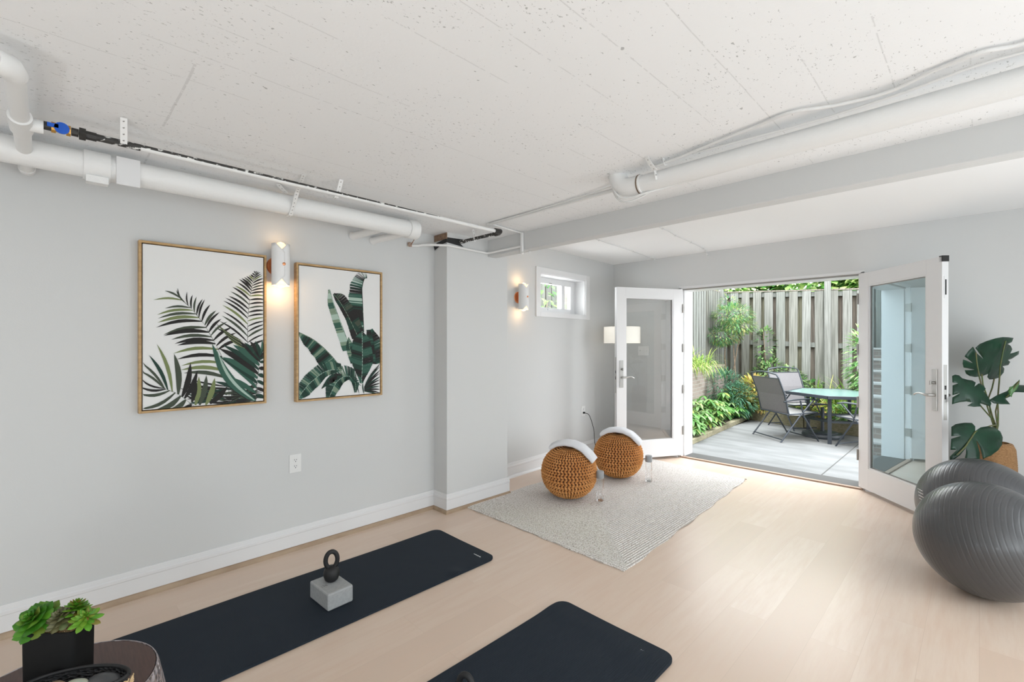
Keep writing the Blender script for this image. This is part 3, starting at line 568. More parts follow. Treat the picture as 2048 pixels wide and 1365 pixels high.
wavy([(-1.10, 2.06, 2.185), (-.95, 2.045, 2.19), (-.80, 2.02, 2.196), (-.62, 1.99, 2.20), (-.50, 1.965, 2.20), (-.36, 2.005, 2.192), (-.22, 2.02, 2.19), (-.10, 1.985, 2.20), (.0, 1.96, 2.20), (.08, 1.985, 2.198), (.2, 1.99, 2.20), (.6, 2.0, 2.2), (1.5, 2.0, 2.2)], .0065, 'cable', t)
wavy([(-.90, 2.05, 2.19), (-.7, 2.055, 2.185), (-.45, 2.06, 2.18), (-.2, 2.045, 2.182), (0, 2.02, 2.19), (.2, 2.03, 2.19), (1.0, 2.03, 2.19)], .005, 'cable', t)
rel(MB().bb(-.75, XR, 2.30, 2.335, 2.196, ZC), 'flat_raceway', conduit, t, bevel=.004)
strap([(-1.10, 1.98, ZC), (-1.095, 2.0, 2.185), (-1.09, 2.045, 2.16), (-1.09, 2.058, 2.12)], 'perforated strap by the elbow of the large pipe')
strap([(-1.05, 2.05, ZC), (-1.045, 2.06, 2.175)], 'short perforated strap just right of the elbow strap')
for i, (p, lab) in enumerate((([(-2.55, 2.74, 2.357), (-2.66, 3.86, 2.357), (-2.72, 4.6, 2.357), (-2.78, 5.2, 2.357)], 'left one of two thin wires across the smooth ceiling'),
                              ([(-1.93, 2.74, 2.357), (-1.99, 3.87, 2.357), (-2.03, 4.2, 2.357), (-2.06, 4.6, 2.357), (-2.10, 5.0, 2.357), (-2.13, 5.12, 2.357), (-2.15, 5.22, 2.33)], 'right wavy one of two thin wires across the smooth ceiling'))):
    mb = wavy(p, .004, '', None); mb.box(p[-1], (.012, .03, .02))
    for q in p[1:-1]: mb.box(q, (.016, .006, .012))
    tag(mb.build('ceiling_wire', conduit, None, smooth=50, loc=p[1]), lab, 'wire')

# ================================================================== framed prints
LG = [mat('print_dark_leaf', (.035, .034, .033), .8, spec=.1), mat('print_grey_green', (.075, .090, .068), .8, spec=.1), mat('print_olive', (.20, .24, .11), .8, spec=.1),
      mat('print_teal', (.055, .125, .095), .8, spec=.1), mat('print_pale_green', (.22, .30, .22), .8, spec=.1), mat('print_mint', (.40, .52, .45), .8, spec=.1), mat('print_dark_teal', (.032, .062, .050), .8, spec=.1)]
TONE = {0: 0, 6: 1, 1: 2, 3: 3, 2: 4, 4: 5, 5: 6}
def lerp(a, b, t): return (a[0]+(b[0]-a[0])*t, a[1]+(b[1]-a[1])*t)
def along(pts, t):
    t = max(0, min(.9999, t))*(len(pts)-1); i = int(t); return lerp(pts[i], pts[i+1], t-i)
class Art:
    def __init__(s, org, sc, plane, clip): s.o = org; s.s = sc; s.x = plane; s.k = 0; s.mb = MB(); s.clip = clip
    def P(s, p): 
        q = onx(s.o[0]+p[0]/s.s, s.o[1]+p[1]/s.s, s.x); y0, y1, z0, z1 = s.clip
        return Vector((s.x+.0006+s.k*.000012, min(max(q.y, y0), y1), min(max(q.z, z0), z1)))
    def leaflet(s, a, b, w, m, bend=.08, seg=6):
        s.k += 1; d = (b[0]-a[0], b[1]-a[1]); L = math.hypot(*d)+1e-6; nx, ny = -d[1]/L, d[0]/L; L1 = []; L2 = []
        for i in range(seg+1):
            t = i/seg; c = lerp(a, b, t); off = bend*L*math.sin(PI*t); ww = w*math.sin(PI*min(1, t*.93+.07))**.8*.5 if i < seg else 0
            L1.append(s.P((c[0]+nx*(off+ww), c[1]+ny*(off+ww)))); L2.append(s.P((c[0]+nx*(off-ww), c[1]+ny*(off-ww))))
        k = seg+1; s.mb.add(L1+L2, [(i, i+1, i+1+k, i+k) for i in range(seg)], m)
    def frond(s, rachis, tips, w, ms, bend=.06, start=0.0, rw=3):
        # tips: list of (t, (x,y))
        for j in range(len(rachis)-1): s.leaflet(rachis[j], rachis[j+1], rw, 1, 0, 3)
        for i, (t, p) in enumerate(tips):
            s.leaflet(along(rachis, t), p, w*(R.uniform(.8, 1.15))*(1-.55*max(0, t-.6)/.4), ms[i % len(ms)] if not callable(ms) else ms(i), bend)
    def banana(s, rib, wl_, wr, ms, n=26, slant=.35, ribm=4):
        s.k += 1; n = int(n*2.2)
        rr_ = [Vector(q) for q in rib]; out = []
        for i in range(len(rr_)-1):
            p0, p1, p2, p3 = rr_[max(i-1, 0)], rr_[i], rr_[i+1], rr_[min(i+2, len(rr_)-1)]
            for k in range(6):
                u = k/6; out.append(tuple(.5*((2*p1)+(p2-p0)*u+(2*p0-5*p1+4*p2-p3)*u*u+(3*p1-p0-3*p2+p3)*u**3)))
        rib = out+[tuple(rr_[-1])]
        def wsm(W_, t):
            k = len(W_)-1; t = max(0, min(.9999, t))*k; i = int(t); f = t-i; f = f*f*(3-2*f); return W_[i]+(W_[i+1]-W_[i])*f
        for side, W_ in ((1, wl_), (-1, wr)):
            if W_ is None: continue
            for i in range(n):
                t0, t1 = i/n, (i+1)/n; a = along(rib, t0); b = along(rib, t1)
                dx, dy = b[0]-a[0], b[1]-a[1]; L = math.hypot(dx, dy)+1e-6; nx, ny = -dy/L*side, dx/L*side
                jag = R.uniform(.96, 1.02); w0 = wsm(W_, t0)*jag; w1 = wsm(W_, t1)*jag; sl = slant
                A = s.P(a); B = s.P(b)
                C = s.P((b[0]+nx*w1+dx/L*w1*sl, b[1]+ny*w1+dy/L*w1*sl)); D = s.P((a[0]+nx*w0+dx/L*w0*sl, a[1]+ny*w0+dy/L*w0*sl))
                sm = sorted(ms, key=lambda q: TONE[q]); q_ = .5+.5*math.sin(i*.31+s.k*1.7+side)+R.uniform(-.22, .22)
                s.mb.add([A, B, C, D], [(0, 1, 2, 3)], sm[max(0, min(len(sm)-1, int(q_*len(sm)*.92)))])
        for j in range(len(rib)-1): s.leaflet(rib[j], rib[j+1], 5, ribm, 0, 2)
    def base(s, p0, p1, w, m): s.leaflet(p0, p1, w, m, 0)
def frame(label, y0, y1, z0, z1, art):
    t = thing('framed_print', label, 'framed print', (XW, (y0+y1)/2, z0)); org = Vector(t.location)
    D = .045; fwid = .012; x0 = XW+.002; mb = MB()
    mb.bb(x0, x0+D, y0, y0+fwid, z0, z1).bb(x0, x0+D, y1-fwid, y1, z0, z1).bb(x0, x0+D, y0+fwid, y1-fwid, z0, z0+fwid).bb(x0, x0+D, y0+fwid, y1-fwid, z1-fwid, z1)
    rel(mb, 'frame', gold, t, bevel=.001)
    g = .005; rel(MB().bb(x0, x0+.012, y0+fwid, y1-fwid, z0+fwid, z1-fwid), 'backing', darkslot, t)
    cx = x0+D-.006; rel(MB().bb(x0+.012, cx, y0+fwid+g, y1-fwid-g, z0+fwid+g, z1-fwid-g), 'canvas', canvasm, t)
    art(cx, (y0+fwid+g, y1-fwid-g, z0+fwid+g, z1-fwid-g), t)
def tipsline(t0, t1, pts, n):
    return [(t0+(t1-t0)*i/(n-1), along(pts, i/(n-1))) for i in range(n)]
def art1(x, clip, t):
    A = Art((250, 460), 3.5935, x, clip)
    # upper right palm
    r = [(880, 850), (882, 640), (898, 480), (918, 380), (935, 300)]
    A.frond(r, tipsline(.0, .97, [(640, 700), (690, 632), (702, 590), (698, 522), (715, 490), (748, 470), (766, 412), (795, 400), (815, 357), (840, 347), (864, 335), (890, 328), (908, 318), (926, 296)], 20), 17, [0, 0, 1, 0, 2, 0], .05)
    A.frond(r, tipsline(.0, .97, [(1010, 790), (1010, 700), (1010, 650), (1010, 600), (1010, 540), (1010, 490), (1010, 430), (1010, 380), (990, 330), (975, 305), (950, 298)], 22), 14, [0, 0, 1, 0, 0, 2], -.05)
    # centre left palm
    r = [(752, 1250), (740, 1080), (705, 930), (650, 820), (570, 680), (480, 570), (385, 480)]
    A.frond(r, [(.98, (285, 438)), (.95, (203, 505)), (.85, (285, 565)), (.82, (228, 612)), (.78, (235, 638)), (.74, (232, 668)), (.70, (222, 703)), (.64, (275, 755)), (.60, (278, 762)), (.56, (330, 790)), (.53, (355, 820)), (.50, (375, 832)), (.44, (345, 890)), (.36, (370, 932)), (.30, (402, 978)), (.24, (400, 1008)), (.18, (420, 1030))], 27, [1, 2, 1, 2, 1, 2, 0, 1, 0, 1, 0, 0, 2, 0, 2, 2, 1], .07)
    A.frond(r, [(.97, (378, 418)), (.92, (368, 434)), (.88, (446, 444)), (.84, (485, 466)), (.80, (514, 480)), (.77, (558, 496)), (.74, (574, 500)), (.70, (612, 537)), (.66, (655, 580)), (.64, (680, 592)), (.60, (692, 640)), (.57, (735, 660)), (.53, (770, 700)), (.48, (800, 740)), (.44, (830, 790))], 20, [0, 1, 0, 0, 1, 0, 0], -.07)
    for y in range(0, 8): A.leaflet((660+y*12, 680+y*14), (850+y*6, 800+y*10), 8, [0, 2, 1][y % 3], .04)
    # dark tangle bottom right
    for i in range(34):
        a = R.uniform(600, 980), R.uniform(1120, 1240); b = (a[0]+R.uniform(-260, -120), a[1]+R.uniform(-70, 60)); A.leaflet(a, b, R.uniform(12, 22), [0, 0, 6, 1][i % 4], R.uniform(-.08, .08))
    for i in range(16): A.leaflet((760, 1250-i*8), (900+R.uniform(0, 95), 1080+i*11), 12, [0, 1, 0][i % 3], .03)
    # teal fan right
    r = [(935, 1232), (950, 1080), (968, 950), (975, 900)]
    A.frond(r, tipsline(.05, 1, [(640, 1090), (700, 1050), (668, 880), (700, 935), (700, 905), (655, 815), (745, 840), (818, 808), (845, 812), (890, 800), (930, 800), (985, 790)], 13), 44, [6, 3, 3, 6, 3, 0, 6, 3, 0, 6, 0], .05)
    A.frond(r, tipsline(.1, 1, [(1010, 1210), (1010, 1120), (1010, 1000), (1010, 900), (1000, 850)], 9), 26, [6, 0, 6], -.03)
    A.leaflet((935, 1235), (625, 818), 70, 3, -.10, 10); A.leaflet((930, 1225), (660, 860), 22, 5, -.10, 10)
    # bottom left fan
    r = [(500, 1275), (430, 1215), (370, 1175), (280, 1140)]
    A.frond(r, [(1, (100, 1012)), (.98, (112, 952)), (.9, (172, 900)), (.78, (228, 820)), (.6, (352, 890)), (.45, (470, 955)), (.35, (520, 1010))], 44, [1, 1, 6, 2, 1, 0, 0], .06)
    A.frond(r, [(1, (95, 1060)), (.95, (95, 1125)), (.85, (95, 1180)), (.7, (95, 1290)), (.5, (200, 1305)), (.3, (320, 1300)), (.1, (410, 1290))], 34, [0, 0, 1, 1, 1, 1, 0], -.10)
    for a, b, m in (((505, 1260), (530, 1055), 2), ((535, 1260), (585, 1045), 1), ((580, 1260), (645, 1065), 2), ((610, 1250), (735, 1125), 0), ((480, 1240), (500, 1050), 0)): A.leaflet(a, b, 40, m, .05)
    rel(A.mb, 'palm_picture', LG, t)
def art2(x, clip, t):
    A = Art((520, 470), 3.9, x, clip); D_ = [0, 6, 0, 6, 3]; M_ = [6, 3, 3, 4, 6]; Lt = [4, 5, 3, 4]
    A.banana([(808, 760), (800, 560), (795, 420), (812, 345), (835, 335)], [4]*5, [110, 112, 96, 70, 8], [6, 3, 0, 3, 5, 6], 34, .15, 0)
    A.banana([(905, 1010), (890, 860), (860, 740)], [30, 60, 20], [40, 60, 30], D_, 20, .2, 6)
    A.banana([(765, 780), (690, 640), (620, 520), (572, 462)], [55, 70, 62, 12], [5]*4, [0, 0, 6, 1], 30, .1, 4)
    A.banana([(765, 800), (690, 640), (620, 520), (572, 462)], [50, 10, 6, 3], [50, 30, 26, 6], [0, 6], 26, .1, 4)
    A.banana([(705, 900), (640, 720), (580, 560), (540, 428)], [5]*4, [60, 56, 46, 10][::1], Lt, 28, .2, 5)
    A.banana([(740, 1000), (700, 890), (690, 800)], [40, 36, 4], [34, 28, 4], M_, 14, .2, 4)
    A.banana([(640, 1050), (560, 950), (480, 870), (400, 810), (290, 757)], [4]*5, [90, 118, 100, 76, 8], [0, 6, 3, 4, 3, 6], 40, .1, 4)
    A.banana([(790, 1160), (798, 1000), (797, 860), (795, 752)], [14, 84, 66, 6], [14, 90, 78, 6], [6, 3, 0, 6, 3], 34, .3, 5)
    A.banana([(640, 1052), (520, 1062), (420, 1130), (350, 1200), (285, 1295)], [50, 74, 70, 62, 10], [10, 40, 62, 58, 6], [3, 6, 3, 4, 6], 40, .2, 5)
    A.banana([(740, 1110), (660, 1105), (590, 1160), (530, 1290)], [60, 88, 70, 20], [14, 40, 50, 30], [3, 6, 4, 3, 6], 28, .2, 5)
    A.banana([(640, 1100), (560, 1110), (480, 1200)], [14, 18, 4], [16, 40, 4], [0, 6], 12, .2, 6)
    A.banana([(700, 1110), (740, 1150), (745, 1230)], [20, 26, 10], [22, 30, 6], [3, 6], 10, .2, 4)
    for i in range(11): A.leaflet((812, 1190+i*3), (945-(i % 2)*10, 1000+i*26), 13, [0, 6, 0][i % 3], -.05)
    for a, b in (((800, 1160), (812, 1245)), ((745, 1070), (775, 1245)), ((700, 1100), (790, 1180))): A.leaflet(a, b, 9, 6, .05)
    rel(A.mb, 'banana_leaf_picture', LG, t)
frame('framed print of dark and olive palm fronds, the left picture', .322, .935, .968, 1.873, art1)
frame('framed print of broad banana leaves, the right picture', 1.112, 1.717, .957, 1.853, art2)

# ================================================================== sconces
def sconce(label, loc, rz):
    t = thing('wall_sconce', label, 'wall lamp', loc, rz)
    # local: x outward from wall, y along wall, z up
    RX = Matrix.Rotation(PI/2, 3, 'Y')
    MB().lathe([(0, 0), (.058, 0), (.058, .010), (.054, .014), (0, .014)], 36, M=RX).build('backplate', copper, t, smooth=40)
    MB().tube([(.012, 0, 0), (.05, 0, 0)], .010, 12).build('arm', copper, t, smooth=40)
    cx = .085; r = .05; vs = []; nA = 48; nz = 10; th0 = math.radians(-30)
    mb = MB()
    for i in range(nA+1):   # wrapped sheet with two tips overlapping at the front
        f = i/nA; a = th0+2*PI*f*1.10; rr = r+.0035*f
        tipw = 1.0
        e = min(f, 1-f)*2*PI*1.10*r
        hh = .128-.055*max(0, 1-e/.05)
        tilt = .018*math.cos(a)
        for j in range(nz+1):
            z = -hh-tilt*.6+(2*hh+tilt*1.2*0)*j/nz
            vs.append((cx+rr*math.cos(a), rr*math.sin(a), -hh+(2*hh)*j/nz))
    mb.add(vs, [(i*(nz+1)+j, (i+1)*(nz+1)+j, (i+1)*(nz+1)+j+1, i*(nz+1)+j+1) for i in range(nA) for j in range(nz)])
    mb.build('shade', shade_w, t, smooth=50, solid=.0025)
    MB().lathe([(0, 0), (.009, 0), (.009, .004), (.004, .007), (0, .007)], 16, (cx+r+.005, .0, 0), M=RX).build('copper_button', copper, t, smooth=40)
    MB().tube([(.05, 0, 0), (cx, 0, 0)], .007, 8).tube([(cx, 0, -.045), (cx, 0, .045)], .017, 14).build('socket', copper, t, smooth=40)
    for s in (-1, 1):
        prof = [(.012, .05*s), (.018, .065*s), (.028, .085*s), (.033, .105*s), (.030, .122*s), (.018, .136*s), (0, .141*s)]
        MB().lathe([(a*1.0, b) for a, b in prof], 20, (cx, 0, 0)).build('bulb', bulbglass, t, smooth=60)
        MB().tube([(cx-.008, 0, .06*s), (cx-.006, .004, .095*s), (cx+.006, -.004, .095*s), (cx+.008, 0, .06*s)], .0035, 6).build('filament', bulbm, t)
        l = bpy.data.lights.new('bulb_light', 'POINT'); l.energy = (.75 if s < 0 else .12) if rz < .01 and loc[1] < 2 else .35; l.color = (1, .62, .30); l.shadow_soft_size = .012
        lo = bpy.data.objects.new('bulb_light', l); COL.objects.link(lo); lo.parent = t; lo.location = (cx, 0, .158*s)
    return t
sconce('white wrapped wall lamp between the two prints', (XW, 1.005, 1.818), 0)
sconce('white wrapped wall lamp left of the small window', (wl(3.35), 3.35, 1.797), -.052)

# ================================================================== outlets and switch
def outlet(label, loc, rz, cat='outlet', kind='duplex'):
    t = thing('wall_outlet' if kind == 'duplex' else 'switch_plate', label, cat, loc, rz)
    w = .074 if kind == 'duplex' else .15
    MB().box((.003, 0, 0), (.006, w, .118)).build('cover_plate', switchm, t, bevel=.0025)
    if kind == 'duplex':
        for z in (-.02, .02):
            s_ = MB().lathe([(0, 0), (.016, 0), (.016, .002), (0, .002)], 20, (.006, 0, z), M=Matrix.Rotation(PI/2, 3, 'Y')).build('socket', switchm, t, smooth=40)
            MB().box((.0086, -.006, z+.004), (.001, .0025, .008)).box((.0086, .006, z+.004), (.001, .0025, .007)).box((.0086, 0, z-.007), (.001, .005, .005)).build('slots', darkslot, s_)
    else:
        for y in (-.046, 0, .046):
            MB().box((.0062, y, 0), (.002, .011, .025)).box((.012, y, .004), (.012, .007, .010)).build('toggle', switchm, t, bevel=.001)
    return t
outlet('white duplex outlet low on the wall below the prints', (XW, 1.12, .558), 0)
outlet('white outlet with a black plug near the pouf', (wl(4.526), 4.526, .523), 0)
outlet('white triple switch plate behind the left door glass', (-2.945, YF, 1.24), -PI/2, 'light switch', 'switch')
# ================================================================== floor lamp behind left door
LP = Vector((-3.05, 4.905, 0))
t = thing('floor_lamp', 'floor lamp with wide white drum shade behind the left door', 'lamp', LP)
MB().lathe([(.14, 0), (.14, .015), (.02, .03), (.012, .05), (.012, 1.36)], 28).build('pole', chrome, t, smooth=40)
MB().lathe([(.215, 1.335), (.215, 1.532)], 48).build('lamp_shade', lampm, t, smooth=60, solid=.002)
t.children[1].data.polygons.foreach_get
MB().lathe([(0, 1.36), (.02, 1.38), (.03, 1.42), (.02, 1.46), (0, 1.47)], 16).build('bulb', lampm, t, smooth=60)
MB().tube([(.03, -.03, 1.40), (.03, -.03, 1.27)], .0015, 6).tube([(.03, -.03, 1.27), (.03, -.03, 1.25)], .005, 8).build('pull_chain', steel, t)
lamp('floor_lamp_light', 'POINT', LP+Vector((0, 0, 1.44)), (0, 0, 0), 12, (1, .90, .78), shadow_soft_size=.03)
cp = [(wl(4.526)+.012, 4.526, .503), (wl(4.526)+.03, 4.53, .500), (-3.28, 4.56, .47), (-3.26, 4.62, .30), (-3.27, 4.66, .12), (-3.24, 4.70, .02), (-3.16, 4.80, .008), (-3.08, 4.86, .008)]
tag(wavy(cp, .0035, '', None).box(cp[0], (.024, .02, .02)).build('power_cord', black, None, smooth=60, loc=cp[0]), 'black cord hanging from the outlet to the floor', 'cord')

# ================================================================== rug
def rug():
    c = Vector((-2.20, 3.63, 0)); K = [(-2.953, 2.387), (-1.455, 2.375), (-1.60, 4.80), (-2.98, 4.92)]
    mb = MB(); nx, ny = 60, 96; vs = []; 
    for lay in (0, 1):
        for i in range(nx+1):
            for j in range(ny+1):
                a, b = i/nx, j/ny
                p = Vector(K[0]).lerp(Vector(K[1]), a).lerp(Vector(K[3]).lerp(Vector(K[2]), a), b)
                ed = min(a, 1-a, b, 1-b); w = .006*math.sin(b*37+a*5)+.005*math.sin(a*41)
                f = 1 if ed < .02 else 0
                z = (.0095+.0025*math.sin(a*9+b*13)*(.3 if ed > .03 else 1.0) if lay else .001)
                if lay and ed < .01: z = max(.006, z-.003)
                vs.append((p.x-c.x+w*f, p.y-c.y+w*f*.8, z))
    n_ = (nx+1)*(ny+1)
    def id(l, i, j): return l*n_+i*(ny+1)+j
    fs = [(id(1, i, j), id(1, i+1, j), id(1, i+1, j+1), id(1, i, j+1)) for i in range(nx) for j in range(ny)]
    for i in range(nx): fs += [(id(0, i, 0), id(0, i+1, 0), id(1, i+1, 0), id(1, i, 0)), (id(0, i, ny), id(1, i, ny), id(1, i+1, ny), id(0, i+1, ny))]
    for j in range(ny): fs += [(id(0, 0, j), id(1, 0, j), id(1, 0, j+1), id(0, 0, j+1)), (id(0, nx, j), id(0, nx, j+1), id(1, nx, j+1), id(1, nx, j))]
    mb.add(vs, fs); o = mb.build('area_rug', rugm, None, smooth=60); o.location = c
    tag(o, 'cream and brown braided rug under the knitted poufs', 'rug')
    lb = MB().box((.60, 1.16, .013), (.018, .02, .003), .3).build('rug_tag', barkm, o)
rug()

# ================================================================== knitted poufs
def pouf_mesh():
    mb = MB(); NR = 46; nu = NR*11; rows = 30; nv = rows*9; A, Bz = .232, .226; vs = []
    for j in range(nv+1):
        v_ = j/nv; th = PI*(.015+.97*v_)
        for i in range(nu):
            ph = 2*PI*i/nu
            fade = math.sin(th)**.6
            sw = .62*math.sin(v_*rows*PI)*1.3
            c = .5+.5*math.cos(ph*NR+sw*1.6)
            st_ = .66+.34*math.cos(v_*rows*2*PI+.6)
            h = .031*(c**.55)*st_*fade-.0175
            rr = (A+h); z = (Bz+h)*math.cos(th)
            sq = math.sin(th)**.88
            vs.append((rr*sq*math.cos(ph), rr*sq*math.sin(ph), max(z+Bz-.012, .0)))
    fs = [(j*nu+i, (j+1)*nu+i, (j+1)*nu+(i+1) % nu, j*nu+(i+1) % nu) for j in range(nv) for i in range(nu)]
    fs += [tuple(range(nu)), tuple(nv*nu+i for i in range(nu))[::-1]]
    mb.add(vs, fs); return mb
P1 = Vector((-2.505, 3.185, .010)); P2 = Vector((-2.535, 4.01, .010))
gapshade = mat('stitch_gap_shade', (.10, .035, .012), .9)  # added dark core colour, paints shade into the gaps between stitches
def pouf(loc, rot, label):
    t = thing('knitted_pouf', label, 'pouf', loc, 0, 'knitted poufs on the rug'); return t
t = pouf(P1, 0, 'orange knitted round pouf in front, nearer the pillar')
o = pouf_mesh().build('knitted_cover', knit, t, smooth=80); o.rotation_euler = (0, 0, .2)
MB().lathe([(.2235*math.sin(PI*q/24)**.88, max(.001, .2175*math.cos(PI*q/24)+.2135)) for q in range(25)], 48).build('gap_shade_core', gapshade, t, smooth=80, weld=1e-5)
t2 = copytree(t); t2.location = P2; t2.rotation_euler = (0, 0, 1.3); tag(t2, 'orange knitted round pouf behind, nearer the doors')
# folded towels draped on the poufs
def towel_on(P, label, s0, s1, off, ang):
    d = (Matrix.Rotation(ang, 3, 'Z') @ RT).normalized(); q = Vector((-d.y, d.x, 0)); mb = MB()
    A, Bz = .240, .236; ns, nw = 44, 16; vs = []; hw = .070; th = .040
    def surf(x, y):
        r0 = math.hypot(x, y)/A; rr = min(.80, r0); return Bz*(1-rr**2.15)**.52+Bz-.022-max(0, r0-.80)*A*1.05
    def sect(s):
        pts = []
        for k in range(nw):
            a = 2*PI*k/nw; ca, sa = math.cos(a), math.sin(a)
            w = hw*(abs(ca)**.5)*(1 if ca > 0 else -1); h = th/2*(abs(sa)**.7)*(1 if sa > 0 else -1)
            pts.append((w, h))
        return pts
    for i in range(ns+1):
        s = s0+(s1-s0)*i/ns; e = .004; base = Vector((d.x*s+q.x*off, d.y*s+q.y*off, 0))
        z = surf(base.x, base.y); z2 = surf(base.x+d.x*e, base.y+d.y*e); sl = (z2-z)/e; sl = max(-1.4, min(.5, sl))
        nrm = Vector((-sl*d.x, -sl*d.y, 1)).normalized()
        endf = 1-.12*max(0, 1-min(i, ns-i)/2)
        for w, h in sect(s):
            bp_ = base+q*w; zz = surf(bp_.x, bp_.y); zz = z+.45*(zz-z)
            vs.append(Vector((bp_.x, bp_.y, zz+.004))+nrm*(th/2*.95+h*endf+.0012*math.sin(s*90+w*60)))
    fs = [(i*nw+k, i*nw+(k+1) % nw, (i+1)*nw+(k+1) % nw, (i+1)*nw+k) for i in range(ns) for k in range(nw)]+[tuple(range(nw))[::-1], tuple(ns*nw+k for k in range(nw))]
    mb.add(vs, fs); o = mb.build('folded_towel', towel, None, smooth=55); o.location = P
    f = MB()
    for s_ in (1,):
        ring = vs[-nw:]; c_ = sum(ring, Vector())/nw
        f.tube([c_+(ring[0]-c_)*.7, c_, c_+(ring[nw//2]-c_)*.7], .0035, 6)
    tag(o, label, 'towel', 'rolled white towels on the poufs'); return o
towel_on(P1, 'white rolled towel draped over the front pouf', -.140, .220, -.03, -.42)
towel_on(P2, 'white rolled towel draped over the rear pouf', -.150, .210, -.03, -.42)
# bottles
def bottle(loc):
    t = thing('water_bottle', None, 'bottle', loc)
    MB().lathe([(.0, .003), (.028, .003), (.031, .008), (.031, .185), (.030, .196), (.028, .20)], 28).build('body', bottleg, t, smooth=50)
    MB().lathe([(.0, .012), (.024, .012), (.026, .018), (.026, .03), (0, .03)], 24).build('thick_base', bottleg, t, smooth=50)
    MB().lathe([(0, .193), (.030, .193), (.032, .197), (.032, .246), (.029, .252), (0, .252)], 28).build('cap', mat('grey_cap', (.34, .35, .36), .45), t, smooth=40)
    return t
b1 = bottle((-2.243, 3.27, .010)); tag(b1, 'clear water bottle with grey cap beside the front pouf', group='clear bottles on the rug')
b2 = copytree(b1); b2.location = (-2.225, 4.05, .010); tag(b2, 'clear water bottle with grey cap right of the rear pouf')

# ================================================================== yoga mats
def yogamat(label, x0, x1, y0, y1, rot=0, bend=0):
    c = Vector(((x0+x1)/2, (y0+y1)/2, 0)); w, h = (x1-x0)/2, (y1-y0)/2; r = .055; t = thing('yoga_mat', label, 'yoga mat', c, rot)
    nx, ny = 44, 130; mb = MB(); vs = []
    def edge(a, b):   # squircle corner mapping
        x = a*w; y = b*h; ax_, ay_ = abs(x), abs(y)
        if ax_ > w-r and ay_ > h-r:
            dx, dy = ax_-(w-r), ay_-(h-r); m_ = max(dx, dy); L = math.hypot(dx, dy)
            if L > 0: dx, dy = dx/L*m_, dy/L*m_
            x = math.copysign(w-r+dx, x); y = math.copysign(h-r+dy, y)
        return x, y
    for lay in (0, 1):
        for i in range(nx+1):
            for j in range(ny+1):
                x, y = edge(i/nx*2-1, j/ny*2-1); e = min(w-abs(x), h-abs(y))
                wv = .0018*math.sin(y*5.3+x*4)*math.cos(x*7)+bend*math.exp(-((y-h*.9)/.06)**2)*.004
                wv += .006*math.exp(-((x-w)/.05)**2-((y-h*.72)/.03)**2)-.004*math.exp(-((x-w)/.04)**2-((y-h*.66)/.03)**2)
                vs.append((x*(1 if lay else .999), y*(1 if lay else .9995), (.0115+wv*1.2) if lay else .0015))
    n_ = (nx+1)*(ny+1)
    def id(l, i, j): return l*n_+i*(ny+1)+j
    fs = [(id(1, i, j), id(1, i+1, j), id(1, i+1, j+1), id(1, i, j+1)) for i in range(nx) for j in range(ny)]+[(id(0, i, j), id(0, i, j+1), id(0, i+1, j+1), id(0, i+1, j)) for i in range(nx) for j in range(ny)]
    for i in range(nx): fs += [(id(0, i, 0), id(0, i+1, 0), id(1, i+1, 0), id(1, i, 0)), (id(0, i, ny), id(1, i, ny), id(1, i+1, ny), id(0, i+1, ny))]
    for j in range(ny): fs += [(id(0, 0, j), id(1, 0, j), id(1, 0, j+1), id(0, 0, j+1)), (id(0, nx, j), id(0, nx, j+1), id(1, nx, j+1), id(1, nx, j))]
    mb.add(vs, fs); mb.build('foam_sheet', matcol, t, smooth=50)
    lg = MB(); x = w-.125; R2 = random.Random(3)
    for i in range(9):   # tiny illegible printed word
        ww = R2.choice((.003, .004, .005)); hh = R2.choice((.006, .008, .006)); lg.box((x+i*.0075, h-.075+R2.uniform(-.001, .001), .0150), (ww, hh, .0006))
        if i % 2: lg.box((x+i*.0075+.003, h-.077, .0150), (.003, .002, .0006))
    lg.build('logo', trimwhite, t)
    return t
yogamat('long charcoal yoga mat with the foam block on it', -2.725, -2.105, -.10, 1.955, .0)
yogamat('charcoal yoga mat nearest the camera at the bottom edge', -1.52, -.90, -.05, 1.875, .0, 1)
# yoga block
t = thing('yoga_block', 'grey foam yoga block on the long mat', 'yoga block', (-2.355, 1.025, .014), math.radians(3))
MB().box((0, 0, .0425), (.20, .135, .085)).build('foam_body', foam, t, bevel=.008)
MB().tube([(-.005, -.045, .0855), (.012, -.040, .0855), (.0, -.03, .0855), (.016, -.028, .0855)], .0012, 6).box((.006, -.052, .0855), (.022, .003, .0012)).build('printed_logo', steel, t)
def kettlebell(label, loc, rz, s=1.0, hr=None):
    t = thing('kettlebell', label, 'kettlebell', loc, rz)
    MB().lathe([(0, 0), (.022*s, 0), (.033*s, .010*s), (.0395*s, .03*s), (.0405*s, .042*s), (.036*s, .060*s), (.024*s, .074*s), (0, .079*s)], 32).build('weight', black, t, smooth=60)
    pts = []
    for i in range(25):
        a = -PI/2+2*PI*i/24*1.0; pts.append((.029*s*math.cos(a), 0, .108*s+.043*s*math.sin(a)))
    MB().tube(pts, .0115*s, 14).build('handle', black, t, smooth=60)
    return t
kettlebell('small black kettlebell standing on the foam block', (-2.375, 1.035, .099), math.radians(75))
kettlebell('black kettlebell on the nearer mat, only its handle top showing', (-1.285, 1.045, .013), math.radians(20), .95)

